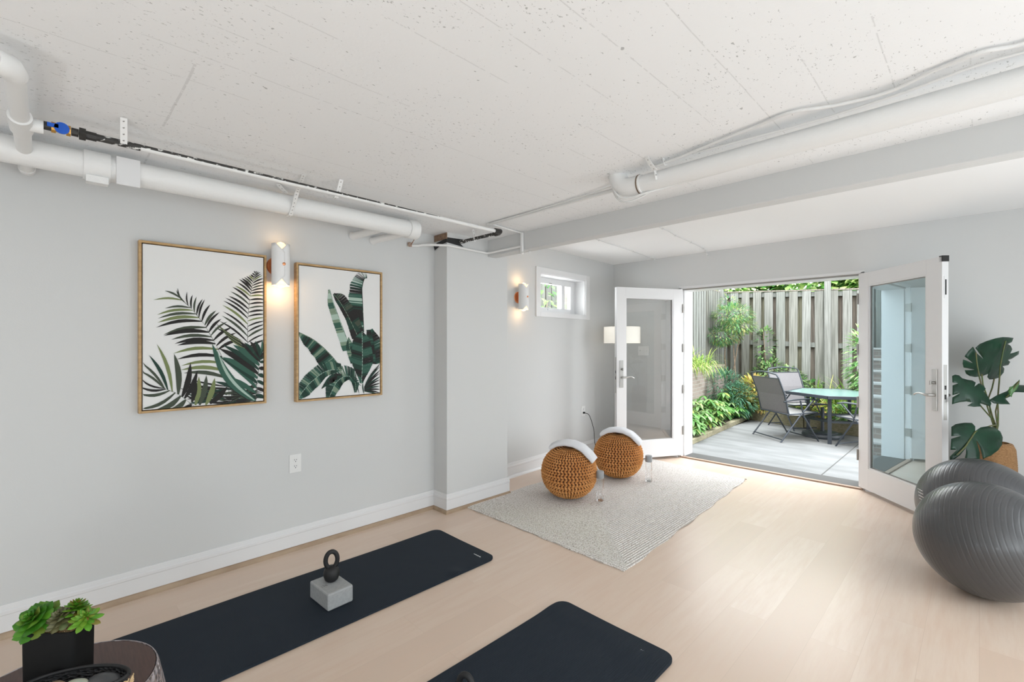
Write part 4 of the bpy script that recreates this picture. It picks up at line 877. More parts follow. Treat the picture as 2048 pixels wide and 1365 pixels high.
# ================================================================== side table, planter, basket
TC = Vector((-1.558, .009, 0)); TZ = .50; TR = .191
t = thing('drum_side_table', 'round side table with dark wood top and hammered metal side', 'side table', TC)
MB().lathe([(0, TZ-.012), (TR-.004, TZ-.012), (TR-.002, TZ), (0, TZ)][:4], 64).build('table_top', darkwood, t, smooth=30)
MB().lathe([(TR-.004, TZ-.014), (TR, TZ+.0005), (TR+.002, TZ+.0005), (TR+.006, TZ-.01), (TR+.022, TZ-.09), (TR+.03, TZ-.2), (TR+.02, TZ-.36), (TR-.01, .0), (TR-.02, 0)], 64).build('drum_side', hammered, t, smooth=50)
# planter pot (rounded rectangle)
def rrect(w, h, r, n=6):
    out = []
    for cx, cy, a0 in ((w-r, h-r, 0), (-w+r, h-r, PI/2), (-w+r, -h+r, PI), (w-r, -h+r, 3*PI/2)):
        for i in range(n+1): a = a0+PI/2*i/n; out.append((cx+r*math.cos(a), cy+r*math.sin(a)))
    return out
PC = Vector((-1.583, .014, TZ+.001)); prz = math.radians(49)
t = thing('planter_pot', 'black rectangular pot of artificial succulents on the side table', 'potted plant', PC, prz)
PH = .145
def ring(w, h, r, z): return [(x, y, z) for x, y in rrect(w, h, r)]
mb = MB(); rings = [ring(.056, .030, .012, 0), ring(.058, .036, .014, .01), ring(.060, .036, .014, PH-.004), ring(.0585, .0345, .013, PH), ring(.055, .031, .012, PH), ring(.054, .030, .012, PH-.012)]
k = len(rings[0]); mb.add([p for q in rings for p in q], [(i*k+j, i*k+(j+1) % k, (i+1)*k+(j+1) % k, (i+1)*k+j) for i in range(len(rings)-1) for j in range(k)]+[tuple(range(k))[::-1]])
mb.build('pot', blackpot, t, smooth=40)
mb = MB(); mb.add(ring(.0545, .0305, .012, PH-.011), [tuple(range(k))]); 
for i in range(160):
    x, y = R.uniform(-.045, .045), R.uniform(-.024, .024); a = R.uniform(0, PI); mb.beam((x, y, PH-.010), (x+.008*math.cos(a), y+.008*math.sin(a), PH-.004+R.uniform(0, .004)), .0015, .001)
mb.build('straw_filling', jute, t)
def rosette(loc, rad, layers, m, tilt, tz, par, name='succulent', fat=1.0, lift=.5, wf=.5):
    mb = MB(); Mt = Matrix.Rotation(tz, 3, 'Z') @ Matrix.Rotation(tilt, 3, 'X')
    for l in range(layers):
        fr_ = l/(layers-1); L = rad*(1-.72*fr_); cnt = int(9-4*fr_); el = math.radians(8+68*fr_)
        for i in range(cnt):
            a = 2*PI*(i+.5*(l % 2)+.17*l)/cnt; d = Vector((math.cos(a)*math.cos(el), math.sin(a)*math.cos(el), math.sin(el))); sd = Vector((-math.sin(a), math.cos(a), 0)); up = d.cross(sd)*-1
            seg = 7; vs = []; base = Vector((0, 0, .004*l))
            for s_ in range(seg+1):
                q = s_/seg; w = L*wf*(math.sin(PI*q**1.35)**.7)*.5+(.1*L*(1-q) if q < .3 else 0); w = max(w, .0003) if s_ < seg else .0004
                curve = up*(L*.22*q*q*lift*2); c = base+d*(L*q)+curve; th_ = .0016*fat*(1-q*.6)
                vs += [c+sd*w+up*w*.35, c-up*(th_*1.5), c-sd*w+up*w*.35, c+up*th_*.4+up*w*.0]
            fs = []
            for s_ in range(seg):
                b0 = s_*4; fs += [(b0+j, b0+(j+1) % 4, b0+4+(j+1) % 4, b0+4+j) for j in range(4)]
            fs += [tuple(seg*4+j for j in range(4))]
            mb.add([Mt @ v_ for v_ in vs], fs)
    mb.tube([Vector((0, 0, 0)), Mt @ Vector((0, 0, -rad*.5))], .003, 6)
    o = mb.build(name, m, par, smooth=60); o.location = loc; return o
rosette((-.045, -.008, PH+.018), .050, 6, succ[0], math.radians(38), math.radians(-15), t, wf=.75)
rosette((.028, .012, PH+.026), .036, 6, succ[1], math.radians(-12), 0, t, wf=.5)
rosette((.066, -.006, PH+.016), .034, 5, succ[1], math.radians(30), math.radians(40), t, wf=.42)
rosette((.012, -.006, PH+.018), .034, 6, succ[2], math.radians(28), math.radians(-10), t, wf=.6)
# woven basket with stones: boat shaped rim traced on its own plane above the table
bc = onz(215, 1345, TZ+.05)
mb = MB(); bw = Vector((bc.x+.004, bc.y-.056, TZ+.001)); t = thing('woven_basket', 'black woven oval basket of stones on the side table', 'basket', bw, math.radians(56)); t.scale = (1.3, 1.05, 1.15)
def boat(a, b, z, n=40, p=1.15):
    out = []
    for i in range(n):
        th = 2*PI*i/n; c_, s_ = math.cos(th), math.sin(th); out.append((a*c_, b*math.copysign(abs(s_)**p, s_), z))
    return out
rs = [boat(.04, .026, .004), boat(.066, .038, .012), boat(.078, .045, .032), boat(.083, .048, .05), boat(.081, .046, .05), boat(.076, .043, .034), boat(.062, .036, .015), boat(.03, .02, .01)]
k = 40; mb.add([p for q in rs for p in q], [(i*k+j, i*k+(j+1) % k, (i+1)*k+(j+1) % k, (i+1)*k+j) for i in range(len(rs)-1) for j in range(k)]+[tuple(range(k))[::-1], tuple(7*k+j for j in range(k))])
mb.build('basket_bowl', blackweave, t, smooth=60)
rp_ = boat(.082, .047, .051); MB().tube(rp_+rp_[:1], .0035, 8).build('rim', black, t, smooth=60)
mb = MB()
for i in range(70):
    th = R.uniform(-.9, .4); a = .0835*math.cos(th); b = .0485*math.sin(th); mb.beam((a, b, .018+R.uniform(0, .02)), (a+.002, b+.006, .03+R.uniform(0, .015)), .0015, .001)
mb.build('straw_fringe', jute, t)
def stone(label, loc, dims, m, rz, tl=0):
    mb = MB(); vs = []; nu, nv = 24, 14
    for j in range(nv+1):
        for i in range(nu):
            th = PI*j/nv; ph = 2*PI*i/nu; k_ = 1+.06*math.sin(ph*2+1)+.04*math.cos(3*ph)
            vs.append(1.25*Vector((dims[0]*k_*math.sin(th)*math.cos(ph), dims[1]*k_*math.sin(th)*math.sin(ph), dims[2]*math.cos(th))))
    Mt = Matrix.Rotation(rz, 3, 'Z') @ Matrix.Rotation(tl, 3, 'X')
    mb.add([Mt @ q for q in vs], [(j*nu+i, (j+1)*nu+i, (j+1)*nu+(i+1) % nu, j*nu+(i+1) % nu) for j in range(nv) for i in range(nu)])
    o = mb.build('polished_stone', m, None, smooth=80, weld=1e-5); o.location = loc; return tag(o, label, 'stone', 'stones in the woven basket')
def bl(x, y, z): return bw+Matrix.Rotation(math.radians(56), 3, 'Z') @ Vector((x*1.3, y*1.05, z*1.15))
stone('slate grey stone at the back of the basket', bl(.035, .016, .036), (.028, .017, .010), stones[0], .8, .2)
stone('tan stone at the front left of the basket', bl(-.035, .006, .036), (.020, .016, .011), stones[1], .6, .1)
stone('pale green and amber stone in the middle of the basket', bl(-.002, .002, .041), (.018, .012, .009), stones[2], 1.2, .3)
stone('dark olive stone on the right of the basket', bl(.030, -.014, .036), (.022, .014, .010), stones[3], .9, -.1)
stone('rosy brown stone at the front of the basket', bl(-.004, -.022, .036), (.018, .014, .010), stones[4], .5, .1)

# ================================================================== exercise balls
def ball(label, c, r, axis):
    mb = MB(); nu, nv = 96, 420; vs = []
    for j in range(nv+1):
        th = PI*j/nv; lat = math.degrees(th)
        for i in range(nu):
            ph = 2*PI*i/nu; g = 0
            if 25 < lat < 155:
                f = (lat/4.6) % 1; g = .0009*math.exp(-((f-.5)/.10)**2)
            rr = r-g; vs.append((rr*math.sin(th)*math.cos(ph), rr*math.sin(th)*math.sin(ph), rr*math.cos(th)))
    mb.add(vs, [(j*nu+i, (j+1)*nu+i, (j+1)*nu+(i+1) % nu, j*nu+(i+1) % nu) for j in range(nv) for i in range(nu)])
    t = thing('exercise_ball', label, 'exercise ball', (c[0], c[1], r+.001), 0, 'grey exercise balls')
    o = mb.build('ball_skin', ball_m, t, smooth=80, weld=1e-6); o.rotation_euler = axis
    return t, o
t, o = ball('grey ribbed exercise ball in front', (.0226, 3.513), .294, (math.radians(70), math.radians(20), math.radians(62)))
t2, o2 = ball('grey ribbed exercise ball behind, by the right door', (-.004, 4.112), .303, (math.radians(65), math.radians(-15), math.radians(70)))
# printed text block on the rear ball
def ballpatch(t, r, u0, v0, nrow, wu, name, m):
    mb = MB(); c = Vector(t.location)
    for k in range(nrow):
        for s_ in range(5):
            u = u0+k*1.2+s_*wu/5; v = v0+k*6.5+s_*wu/5*.55; d = ray(u, v).normalized(); oc = CP-c; b_ = oc.dot(d); dis = b_*b_-oc.dot(oc)+r*r
            if dis <= 0: continue
            p = CP+d*(-b_-math.sqrt(dis))-c; nn = p.normalized(); s1 = nn.cross(Vector((0, 0, 1))).normalized(); s2 = nn.cross(s1)
            w, h = .006, .002; mb.add([p+nn*.0006+s1*a*w+s2*b2*h for a, b2 in ((-1, -1), (1, -1), (1, 1), (-1, 1))], [(0, 1, 2, 3)])
    if mb.v: mb.build(name, m, t)
ballpatch(t2, .303, 1836, 978, 4, 10, 'printed_text', trimwhite)

# ================================================================== monstera in wicker planter
t = thing('monstera_planter', 'monstera plant in a tall woven basket behind the balls', 'potted plant', (.075, 4.95, 0))
prof = [(0, 0), (.115, 0), (.128, .02), (.132, .2), (.13, .45), (.122, .56), (.105, .60), (.085, .605), (.08, .57), (0, .55)]
bk = MB(); pr = []
for (r0, z0), (r1, z1) in zip(prof[1:8], prof[2:9]):
    nn = max(1, int(abs(z1-z0)/.006))
    for i in range(nn): q = i/nn; pr.append((r0+(r1-r0)*q+.0022*(i % 2), z0+(z1-z0)*q))
bk.lathe([(r*.93, z) for r, z in [(0, 0)]+pr+[(.08, .57), (0, .55)]], 64).build('woven_basket', rattan, t, smooth=70)
monY = 4.80; mn = Vector((FW.x, FW.y, 0))
def mon(outline, centre, depth, tilt, m, par, curl=.12, slits=()):
    # outline in photo pixels, laid on a leaning plane at its own depth, curved across the midrib
    n_ = (FW+Vector((tilt[0], 0, tilt[1]))).normalized(); c0 = CP+ray(*centre)*depth
    P_ = [onp(u, v, c0, n_) for u, v in outline]
    bm = bmesh.new(); vs = [bm.verts.new(p-Vector(par.location)) for p in P_]; f = bm.faces.new(vs)
    bmesh.ops.triangulate(bm, faces=[f]); bmesh.ops.subdivide_edges(bm, edges=bm.edges, cuts=2, use_grid_fill=True)
    cc = c0-Vector(par.location)
    for v_ in bm.verts:
        d = v_.co-cc; r = d.length; v_.co += n_*(r*r*curl*4-.0)+Vector((0, 0, -r*r*.4))
    bmesh.ops.recalc_face_normals(bm, faces=bm.faces)
    me = bpy.data.meshes.new('leaf'); bm.to_mesh(me); bm.free(); me.materials.append(m); me.polygons.foreach_set('use_smooth', [True]*len(me.polygons))
    o = bpy.data.objects.new('leaf', me); COL.objects.link(o); o.parent = par; s_ = o.modifiers.new('thickness', 'SOLIDIFY'); s_.thickness = .0015
    return o
def zc(x, y): return (1880+x/2.968, 500+y/2.968)   # crop pixels -> photo pixels
L1 = [(215, 565), (190, 590), (168, 622), (205, 668), (160, 640), (156, 665), (160, 690), (215, 708), (165, 706), (172, 728), (190, 742), (220, 750), (262, 745), (300, 730), (310, 715), (292, 730), (290, 752), (305, 765), (335, 762), (370, 750), (392, 722), (392, 700), (378, 688), (418, 678), (430, 660), (412, 650), (440, 640), (492, 608), (495, 588), (450, 605), (425, 612), (440, 585), (430, 565), (410, 555), (440, 540), (455, 514), (420, 512), (385, 512), (340, 520), (290, 535), (250, 552), (225, 575), (240, 610), (262, 650), (228, 610)]
L2 = [(78, 740), (95, 732), (118, 738), (135, 758), (165, 768), (195, 772), (215, 785), (205, 812), (235, 788), (262, 800), (276, 820), (262, 838), (285, 860), (300, 885), (312, 905), (305, 922), (270, 915), (240, 908), (250, 925), (205, 928), (165, 922), (195, 905), (160, 898), (120, 900), (78, 908), (78, 870), (120, 850), (78, 858), (78, 800), (110, 790), (78, 782)]
L3 = [(75, 1040), (100, 1025), (150, 1020), (195, 1022), (212, 1045), (210, 1075), (245, 1050), (290, 1038), (340, 1040), (372, 1062), (384, 1100), (375, 1150), (350, 1185), (310, 1215), (262, 1235), (250, 1200), (235, 1160), (215, 1130), (225, 1160), (240, 1205), (242, 1240), (200, 1244), (155, 1242), (162, 1200), (160, 1170), (130, 1205), (80, 1235), (75, 1205), (110, 1175), (75, 1170), (75, 1110), (130, 1100), (75, 1095)]
L4 = [(300, 880), (340, 860), (400, 838), (415, 820), (440, 805), (480, 795), (530, 790), (600, 800), (560, 830), (500, 842), (440, 845), (420, 870), (390, 882), (420, 914), (370, 910), (330, 902)]
L5 = [(404, 838), (412, 815), (438, 808), (455, 790), (475, 768), (470, 800), (455, 830), (430, 852), (425, 875), (410, 860)]
for nm, L_, ce, dp, tl, mm in (('a', L1, (320, 640), 3.42, (-.25, .35), monm), ('b', L2, (180, 840), 3.30, (.2, -.3), monm), ('c', L3, (230, 1120), 3.08, (.1, -.5), monm), ('d', L4, (420, 850), 3.30, (0, -.5), monm), ('e', L5, (430, 830), 3.26, (.3, 0), monm2)):
    mon([zc(*q) for q in L_], zc(*ce), dp, tl, mm, t)
def px3(x, y, d): return CP+ray(*zc(x, y))*d-Vector(t.location)
top = Vector((0, 0, .56))
ms = MB()
for pts in ([(330, 1040, 3.42), (300, 960, 3.44), (288, 880, 3.46), (310, 820, 3.44), (322, 765, 3.42)], [(345, 1040, 3.4), (345, 960, 3.4), (342, 890, 3.36), (352, 780, 3.36), (358, 690, 3.40), (375, 600, 3.4), (390, 540, 3.38)],
            [(315, 1035, 3.42), (290, 960, 3.4), (260, 860, 3.36), (235, 760, 3.36), (220, 680, 3.38), (213, 610, 3.38)], [(325, 1040, 3.42), (300, 950, 3.4), (275, 860, 3.34), (255, 800, 3.32), (248, 740, 3.36)],
            [(305, 1000, 3.4), (270, 960, 3.38), (240, 925, 3.34)], [(340, 1040, 3.4), (330, 960, 3.38), (345, 900, 3.34), (400, 870, 3.28), (470, 780, 3.24)], [(335, 1040, 3.4), (300, 1045, 3.2), (210, 1080, 3.1), (150, 1170, 3.06), (100, 1220, 3.05)]):
    P_ = [px3(*q) for q in pts]
    ms.tube([top]+P_ if pts[0][1] > 1030 else P_, .0045, 8)
ms.build('stems', stemm, t, smooth=60)

# ================================================================== outside: patio, beds, fences
struct('ground', MB().bb(-9, 6, 5.3, 14, G-.25, G-.02), soil, 'dark garden soil', 'ground')
pat = MB().bb(-3.0, 3.0, YF+.24, 10.2, G-.1, G)
pt = struct('patio_slab', pat, conslab, 'pale concrete patio slab', 'patio')
MB().bb(-1.216, -1.204, YF+.24, 10.2, G, G+.0012).build('control_joint', mat('joint_grey', (.07, .07, .065), .9), pt)
# timber edging
e0 = Vector((-2.885, 6.30, 0)); e1 = Vector((-3.10, 9.25, 0)); b0 = Vector((-3.10, 9.33, 0)); b1_ = Vector((1.0, 8.15, 0))
def timbers(label, a, b, n_, h, th, z0):
    d = (b-a)/n_; t = thing('timber_edging', label, 'garden edging', a)
    for i in range(n_):
        p = a+d*i; q = a+d*(i+.985); m_ = MB().beam(p+Vector((0, 0, z0+h/2)), q+Vector((0, 0, z0+h/2)), th, h)
        rel(m_, 'timber', timber, t, bevel=.006)
timbers('low grey timber edging beside the hosta bed', e0, e1, 4, .075, .085, G)
timbers('tall green stained timber edging along the back bed', b0, b1_, 4, .19, .05, G)
# raised beds
tag(MB().prism([(e0.x-.04, 6.30, G), (e1.x-.04, 9.3, G), (-4.2, 9.3, G), (-4.2, 6.3, G)], (0, 0, .06)).build('garden_soil', soil), 'dark soil of the hosta bed', 'soil', kind='stuff')
tag(MB().prism([(-3.12, 9.37, G), (1.0, 8.20, G), (1.0, 10.6, G), (-4.2, 10.6, G)], (0, 0, .16)).build('garden_soil', soil), 'dark soil of the back bed behind the timber edging', 'soil', kind='stuff')
# brick retaining wall under the left fence
FC = Vector((-3.90, 10.08, 0)); FE = Vector((-1.30, 10.27, 0))
ldir = Vector((.117, -.993, 0))
A0 = FC+ldir*.6; A1 = FC+ldir*3.15
def pr4(a, b, off0, off1, z0, z1):
    nrm = Vector((ldir.y, -ldir.x, 0))*-1
    if nrm.x < 0: nrm = -nrm
    return [a+nrm*off0+Vector((0, 0, z0)), b+nrm*off0+Vector((0, 0, z0)), b+nrm*off1+Vector((0, 0, z0)), a+nrm*off1+Vector((0, 0, z0))], (0, 0, z1-z0)
t = tag(MB().prism(*pr4(FC, A1, -.35, .12, G, .86)).build('brick_retaining_wall', brickm), 'low brick retaining wall behind the hostas', 'garden wall')
MB().prism(*pr4(FC, A1, -.35, .14, .86, .90)).build('coping', brickm, t)
# fences
def fence(name_label, a, b, ztop0, ztop1, zbot, pitch, wd, gap_back, posts, side, raildz, front=fencem, back=fenceb):
    t = thing('board_fence', name_label, 'fence', a); L = (b-a).length; d = (b-a).normalized(); nrm = Vector((-d.y, d.x, 0))
    if nrm.dot(CP-a) < 0: nrm = -nrm
    rot = math.atan2(d.y, d.x); mf = MB(); mbk = MB(); n_ = int(L/pitch)
    for i in range(n_+1):
        s = (i+.5)*pitch; q = s/L
        if s > L: break
        zt = ztop0+(ztop1-ztop0)*q-R.uniform(0, .012); p = a+d*s+nrm*.045
        M = Matrix.Rotation(R.uniform(-.006, .006), 3, nrm) @ Matrix.Rotation(rot, 3, 'Z')
        mf.box((p.x, p.y, (zbot+zt)/2), (wd*R.uniform(.93, 1.05), .018, zt-zbot), M=M)
        if gap_back:
            p = a+d*(s+pitch/2)-nrm*.045; mbk.box((p.x, p.y, (zbot+zt)/2), (wd*1.02, .018, zt-zbot-.02), rot)
    rel(mf, 'front_boards', front, t)
    if gap_back: rel(mbk, 'back_boards', back, t)
    for dz in raildz:
        za = Vector((0, 0, ztop0-dz)); zb_ = Vector((0, 0, ztop1-dz)); rel(MB().beam(a+za, b+zb_, .04, .09), 'rail', fencem, t)
    rel(MB().beam(a+Vector((0, 0, ztop0+.012)), b+Vector((0, 0, ztop1+.012)), .10, .025), 'cap_rail', fenceb, t)
    for s, zz in posts:
        p = a+d*s+nrm*.06; rel(MB().box((p.x, p.y, (zbot+zz)/2-.1), (.095, .095, zz-zbot+.2), rot), 'post', fencem, t, bevel=.006)
    return t
FE2 = FC+(FE-FC).normalized()*5.5
fence('tall weathered board fence facing the doors across the patio', FC, FE2, 2.40, 2.40-.115*5.5/2.6, -.02, .212, .145, True, [(.02, 2.44), (1.93, 2.50), (4.6, 2.42)], 1, (.06, 1.02, 1.95))
fence('tall grey board fence on the left above the brick wall', FC+ldir*3.6, FC, 2.40, 2.40, .90, .155, .105, True, [(3.5, 2.46), (1.2, 2.42)], 1, (.06, .9), back=fenced)
# brick steps left of the doors (seen mirrored in the right door glass)
t = thing('brick_steps', 'brick steps with stone treads mirrored in the right door glass', 'steps', (-3.0, 5.95, G))
for i in range(8):
    x0 = -2.98-i*.28; rel(MB().bb(x0-.30, x0, YF+.27, 6.42, G, G+.17*(i+1)-.03), 'riser', brickred, t)
    rel(MB().bb(x0-.30, x0+.02, YF+.27, 6.44, G+.17*(i+1)-.03, G+.17*(i+1)), 'tread', stonetread, t, bevel=.005)
fence('grey board fence at the head of the brick steps', Vector((-5.4, 5.5, 0)), Vector((-5.4, 9, 0)), 3.2, 3.2, G-.02, .16, .13, True, [], 1, (.1, 1.2))

# ------------------------------------------------------------------ patio furniture
TT = .59; c = Vector((-1.478, 8.46, 0)); Rt = .72
t = thing('patio_table', 'hexagonal glass topped patio table', 'patio table', (c.x, c.y, G), 0)
hexp = [(Rt*math.cos(math.radians(-92+60*i)), Rt*math.sin(math.radians(-92+60*i))) for i in range(6)]
zt = TT-G
MB().prism([(x*.965, y*.965, zt-.008) for x, y in hexp], (0, 0, .007)).build('glass_top', tglass, t)
mb = MB()
for i in range(6):
    a, b = Vector((*hexp[i], zt-.02)), Vector((*hexp[(i+1) % 6], zt-.02)); mb.beam(a, b, .03, .045)
mb.build('rim', framem, t, bevel=.004)
for i in range(6):
    x, y = hexp[i]; 
    if i % 3 == 2: continue
    q = Vector((x*.80, y*.80, 0)) if i else Vector((x*.84, y*.84, 0))
    MB().beam(q, q+Vector((0, 0, zt-.03)), .045, .045).build('leg', framem, t, bevel=.005)
mb = MB()
for rr, z in ((.62, .30), (.50, .30)):
    for i in range(6):
        a = Vector((hexp[i][0]*rr/.72*.8, hexp[i][1]*rr/.72*.8, z)); b = Vector((hexp[(i+1) % 6][0]*rr/.72*.8, hexp[(i+1) % 6][1]*rr/.72*.8, z)); mb.beam(a, b, .022, .028)
mb.build('stretcher_ring', framem, t)
ub = thing('umbrella_base', 'dark round umbrella base under the patio table', 'umbrella base', (-1.70, 8.42, G))
MB().lathe([(0, 0), (.27, 0), (.275, .03), (.26, .06), (.20, .065), (.19, .078), (.12, .085), (.03, .09), (.03, .10)], 48).build('base_disc', mat('charcoal_resin', (.035, .045, .055), .45), ub, smooth=35)
MB().tube([(0, 0, .08), (0, 0, .45)], .024, 16).build('pole_sleeve', framem, ub, smooth=40)
def patio_chair(label, loc, rz):
    # local +y = facing direction, origin on the ground under the seat
    t = thing('patio_chair', label, 'patio chair', loc, rz, 'folding sling chairs around the patio table')
    w = .305; sz = .40
    MB().add([(-w+.02, -.20, sz-.01), (w-.02, -.20, sz-.01), (w-.02, .0, sz-.02), (-w+.02, .0, sz-.02), (w-.02, .24, sz+.02), (-w+.02, .24, sz+.02)], [(0, 1, 2, 3), (3, 2, 4, 5)]).build('seat', seatm, t, solid=.006)
    # back: panel leaning back
    bt = Vector((0, -.20, sz)); tp = Vector((0, -.37, .96)); d = tp-bt
    P_ = [bt+Vector((s*(w-.015), 0, 0)) for s in (-1, 1)]+[bt+d*.5+Vector((s*(w-.015), .02, 0)) for s in (1, -1)]+[bt+d*.93+Vector((s*(w-.015), 0, 0)) for s in (1, -1)]
    MB().add(P_, [(0, 1, 2, 3), (3, 2, 4, 5)]).build('backrest', screen, t, solid=.006)
    hp = [bt+Vector((-w, 0, -.02)), bt+d*.5+Vector((-w, .02, 0)), bt+d*.93+Vector((-w, 0, 0)), tp+Vector((-w+.02, -.012, .02)), tp+Vector((-.12, -.02, .045)), tp+Vector((0, -.02, .05)), tp+Vector((.12, -.02, .045)), tp+Vector((w-.02, -.012, .02)), bt+d*.93+Vector((w, 0, 0)), bt+d*.5+Vector((w, .02, 0)), bt+Vector((w, 0, -.02))]
    MB().tube(hp, .012, 8).tube([bt+d*.93+Vector((-w, 0, 0)), bt+d*.93+Vector((w, 0, 0))], .008, 8).build('back_frame', framem, t, smooth=50)
    MB().tube([(-w, -.22, sz), (-w, .25, sz+.02), (w, .25, sz+.02), (w, -.22, sz), (-w, -.22, sz)], .011, 8).build('seat_frame', framem, t, smooth=50)
    for s in (-1, 1):
        x = s*(w+.012)
        MB().tube([(x, .26, .0), (x, .02, sz-.02), (x, -.03, .60)], .011, 8).build('leg', framem, t, smooth=50)
        MB().tube([(x, -.34, .0), (x, -.05, sz-.04), (x, .18, .61)], .011, 8).build('leg', framem, t, smooth=50)
        MB().tube([(x, -.29, .585), (x, -.15, .61), (x, 0, .622), (x, .15, .622), (x, .24, .60)], .014, 10, flat=.6).build('armrest', framem, t, smooth=50)
    for yy in (.235, -.315): MB().tube([(-w-.01, yy, .04), (w+.01, yy, .04)], .009, 8).build('stretcher', framem, t, smooth=50)
    return t
def face(frm, to): v_ = Vector(to)-Vector(frm); return math.atan2(v_.y, v_.x)-PI/2
c1 = (-2.06, 7.93); ch = patio_chair('grey sling patio chair nearest the doors, left of the table', (*c1, G), face(c1, (-1.46, 8.70)))
def chair_copy(label, p, to): k_ = copytree(ch); k_.location = (*p, G); k_.rotation_euler = (0, 0, face(p, to)); k_['label'] = label; return k_
chair_copy('grey sling patio chair at the far left side of the table', (-2.15, 9.0), (-1.45, 8.5))
chair_copy('grey sling patio chair half hidden by the right door', (-1.04, 7.93), (-1.9, 8.33))
chair_copy('grey sling patio chair at the right back of the table', (-.72, 8.9), (-1.5, 8.4))

# ------------------------------------------------------------------ plants outside
def clump(name, label, cat, loc, n, rad, h, m, L=(.16, .26), wd=(.06, .09), droop=.9, el=(20, 75), group=None, seg=4, spread=1.0, stem=True):
    mb = MB(); st_ = MB()
    for i in range(n):
        a = R.uniform(0, 2*PI); r = rad*math.sqrt(R.random()); z = h*R.uniform(.25, 1)*(1-.45*(r/rad)**2)
        e = math.radians(R.uniform(*el)); b = Vector((r*math.cos(a), r*math.sin(a), z)); aa = a+R.uniform(-1.1, 1.1)
        mb.blade(b, (math.cos(aa)*math.cos(e), math.sin(aa)*math.cos(e), math.sin(e)), R.uniform(*L), R.uniform(*wd), droop*R.uniform(.6, 1.4), seg)
        if stem and i % 3 == 0: st_.tube([(r*.3*math.cos(a), r*.3*math.sin(a), 0), b], .003, 5)
    t = thing(name, label, cat, loc, 0, group); mb.build('foliage', m, t, smooth=70)
    if stem: st_.build('stems', stemm, t)
    return t
def palmate(name, label, loc, n, rad, h, m, group=None, L=(.12, .19), cat='plant'):
    mb = MB(); st_ = MB()
    for i in range(n):
        a = R.uniform(0, 2*PI); r = rad*math.sqrt(R.random()); z = h*(R.uniform(.35, 1))*(1-.5*(r/rad)**2); b = Vector((r*math.cos(a), r*math.sin(a), z)); k = R.choice((5, 6, 7)); rot = R.uniform(0, PI*2); tl = Vector((math.cos(a), math.sin(a), 0))*R.uniform(.0, .5)
        for j in range(k):
            q = rot+2*PI*j/k; mb.blade(b, Vector((math.cos(q), math.sin(q), R.uniform(-.05, .25)))+tl*.4+Vector((0, 0, -.1)), R.uniform(*L), R.uniform(.035, .055), .8, 3)
        if i % 2 == 0: st_.tube([(r*.4*math.cos(a), r*.4*math.sin(a), 0), b], .003, 5)
    t = thing(name, label, cat, loc, 0, group); mb.build('foliage', m, t, smooth=70); st_.build('stems', stemm, t); return t
gH = 'leafy ground plants in the timber edged bed'
labs = ['lush green plant nearest the doors at the end of the bed', 'lush green plant second from the doors in the bed', 'lush green plant in the middle of the left bed', 'lush green plant fourth from the doors in the left bed', 'lush green plant nearest the corner of the left bed']
for i, (x, y, r_, h_) in enumerate(((-3.08, 6.70, .20, .40), (-3.20, 7.25, .27, .50), (-3.24, 7.95, .28, .54), (-3.26, 8.60, .28, .52), (-3.32, 9.15, .30, .60))):
    palmate('hosta_plant', labs[i], (x, y, G+.05), 62, r_, h_, hostam, gH)
for i, (x, y) in enumerate(((-3.22, 7.35), (-3.36, 8.25))):
    clump('daylily_plant', ['arching strap leaved plant on the brick wall nearest the doors', 'arching strap leaved plant on the brick wall nearer the corner'][i], 'plant', (x-.12, y, .90), 120, .16, .10, grassm, (.30, .50), (.012, .02), 2.4, (35, 80), 'arching plants on the brick wall', 7, stem=False)
def bushy(name, label, loc, rads, n, m, L=(.07, .12), wd=(.02, .035), cat='shrub', trunk=None, group=None, seg=2, droop=.6):
    mb = MB()
    for (cx, cy, cz, rx, rz_) , nn in rads:
        for i in range(nn):
            u_ = R.uniform(-1, 1); a = R.uniform(0, 2*PI); s_ = math.sqrt(1-u_*u_); rr = R.uniform(.55, 1)**.5
            p = Vector((cx+rx*rr*s_*math.cos(a), cy+rx*rr*s_*math.sin(a), cz+rz_*rr*u_)); d = Vector((s_*math.cos(a+R.uniform(-.7, .7)), s_*math.sin(a+R.uniform(-.7, .7)), u_*.6+R.uniform(-.2, .5)))
            mb.blade(p, d, R.uniform(*L), R.uniform(*wd), droop, seg)
    t = thing(name, label, cat, loc, 0, group); mb.build('foliage', m, t, smooth=70)
    if trunk:
        tb = MB()
        for pts in trunk: tb.tube(pts, [.014]+[.010]*(len(pts)-2)+[.005], 6)
        tb.build('branches', barkm, t)
    return t
def gpos(u, q): p = CP+ray(u, HOR)*q; return p.x, p.y
x, y = gpos(1462, 9.0)
bushy('nandina_shrub', 'feathery green shrub on thin stems in front of the far fence', (x, y, .06), [((.03, 0, 1.82, .36, .17), 1000), ((-.16, 0, 1.42, .34, .15), 850), ((.12, 0, 1.62, .32, .14), 600), ((-.05, 0, 2.06, .16, .12), 150)], 0, nandm, (.08, .13), (.014, .024),
      trunk=[[(0, 0, 0), (-.06, 0, .5), (-.12, 0, 1.0), (-.1, 0, 1.4)], [(.05, 0, 0), (.10, 0, .5), (.05, 0, 1.1), (.05, 0, 1.7)], [(.02, 0, 0), (.0, .05, .6), (.12, 0, 1.2), (.2, 0, 1.5)]])
x, y = gpos(1448, 8.75)
bushy('fern_shrub', 'blue green feathery shrub beside the end of the brick wall', (x, y, .0), [((0, 0, .45, .36, .38), 1500), ((.25, .0, .28, .30, .30), 1100)], 0, fernm, (.08, .14), (.012, .022), trunk=[[(0, 0, 0), (0, 0, .5)]])
x, y = gpos(1508, 8.75)
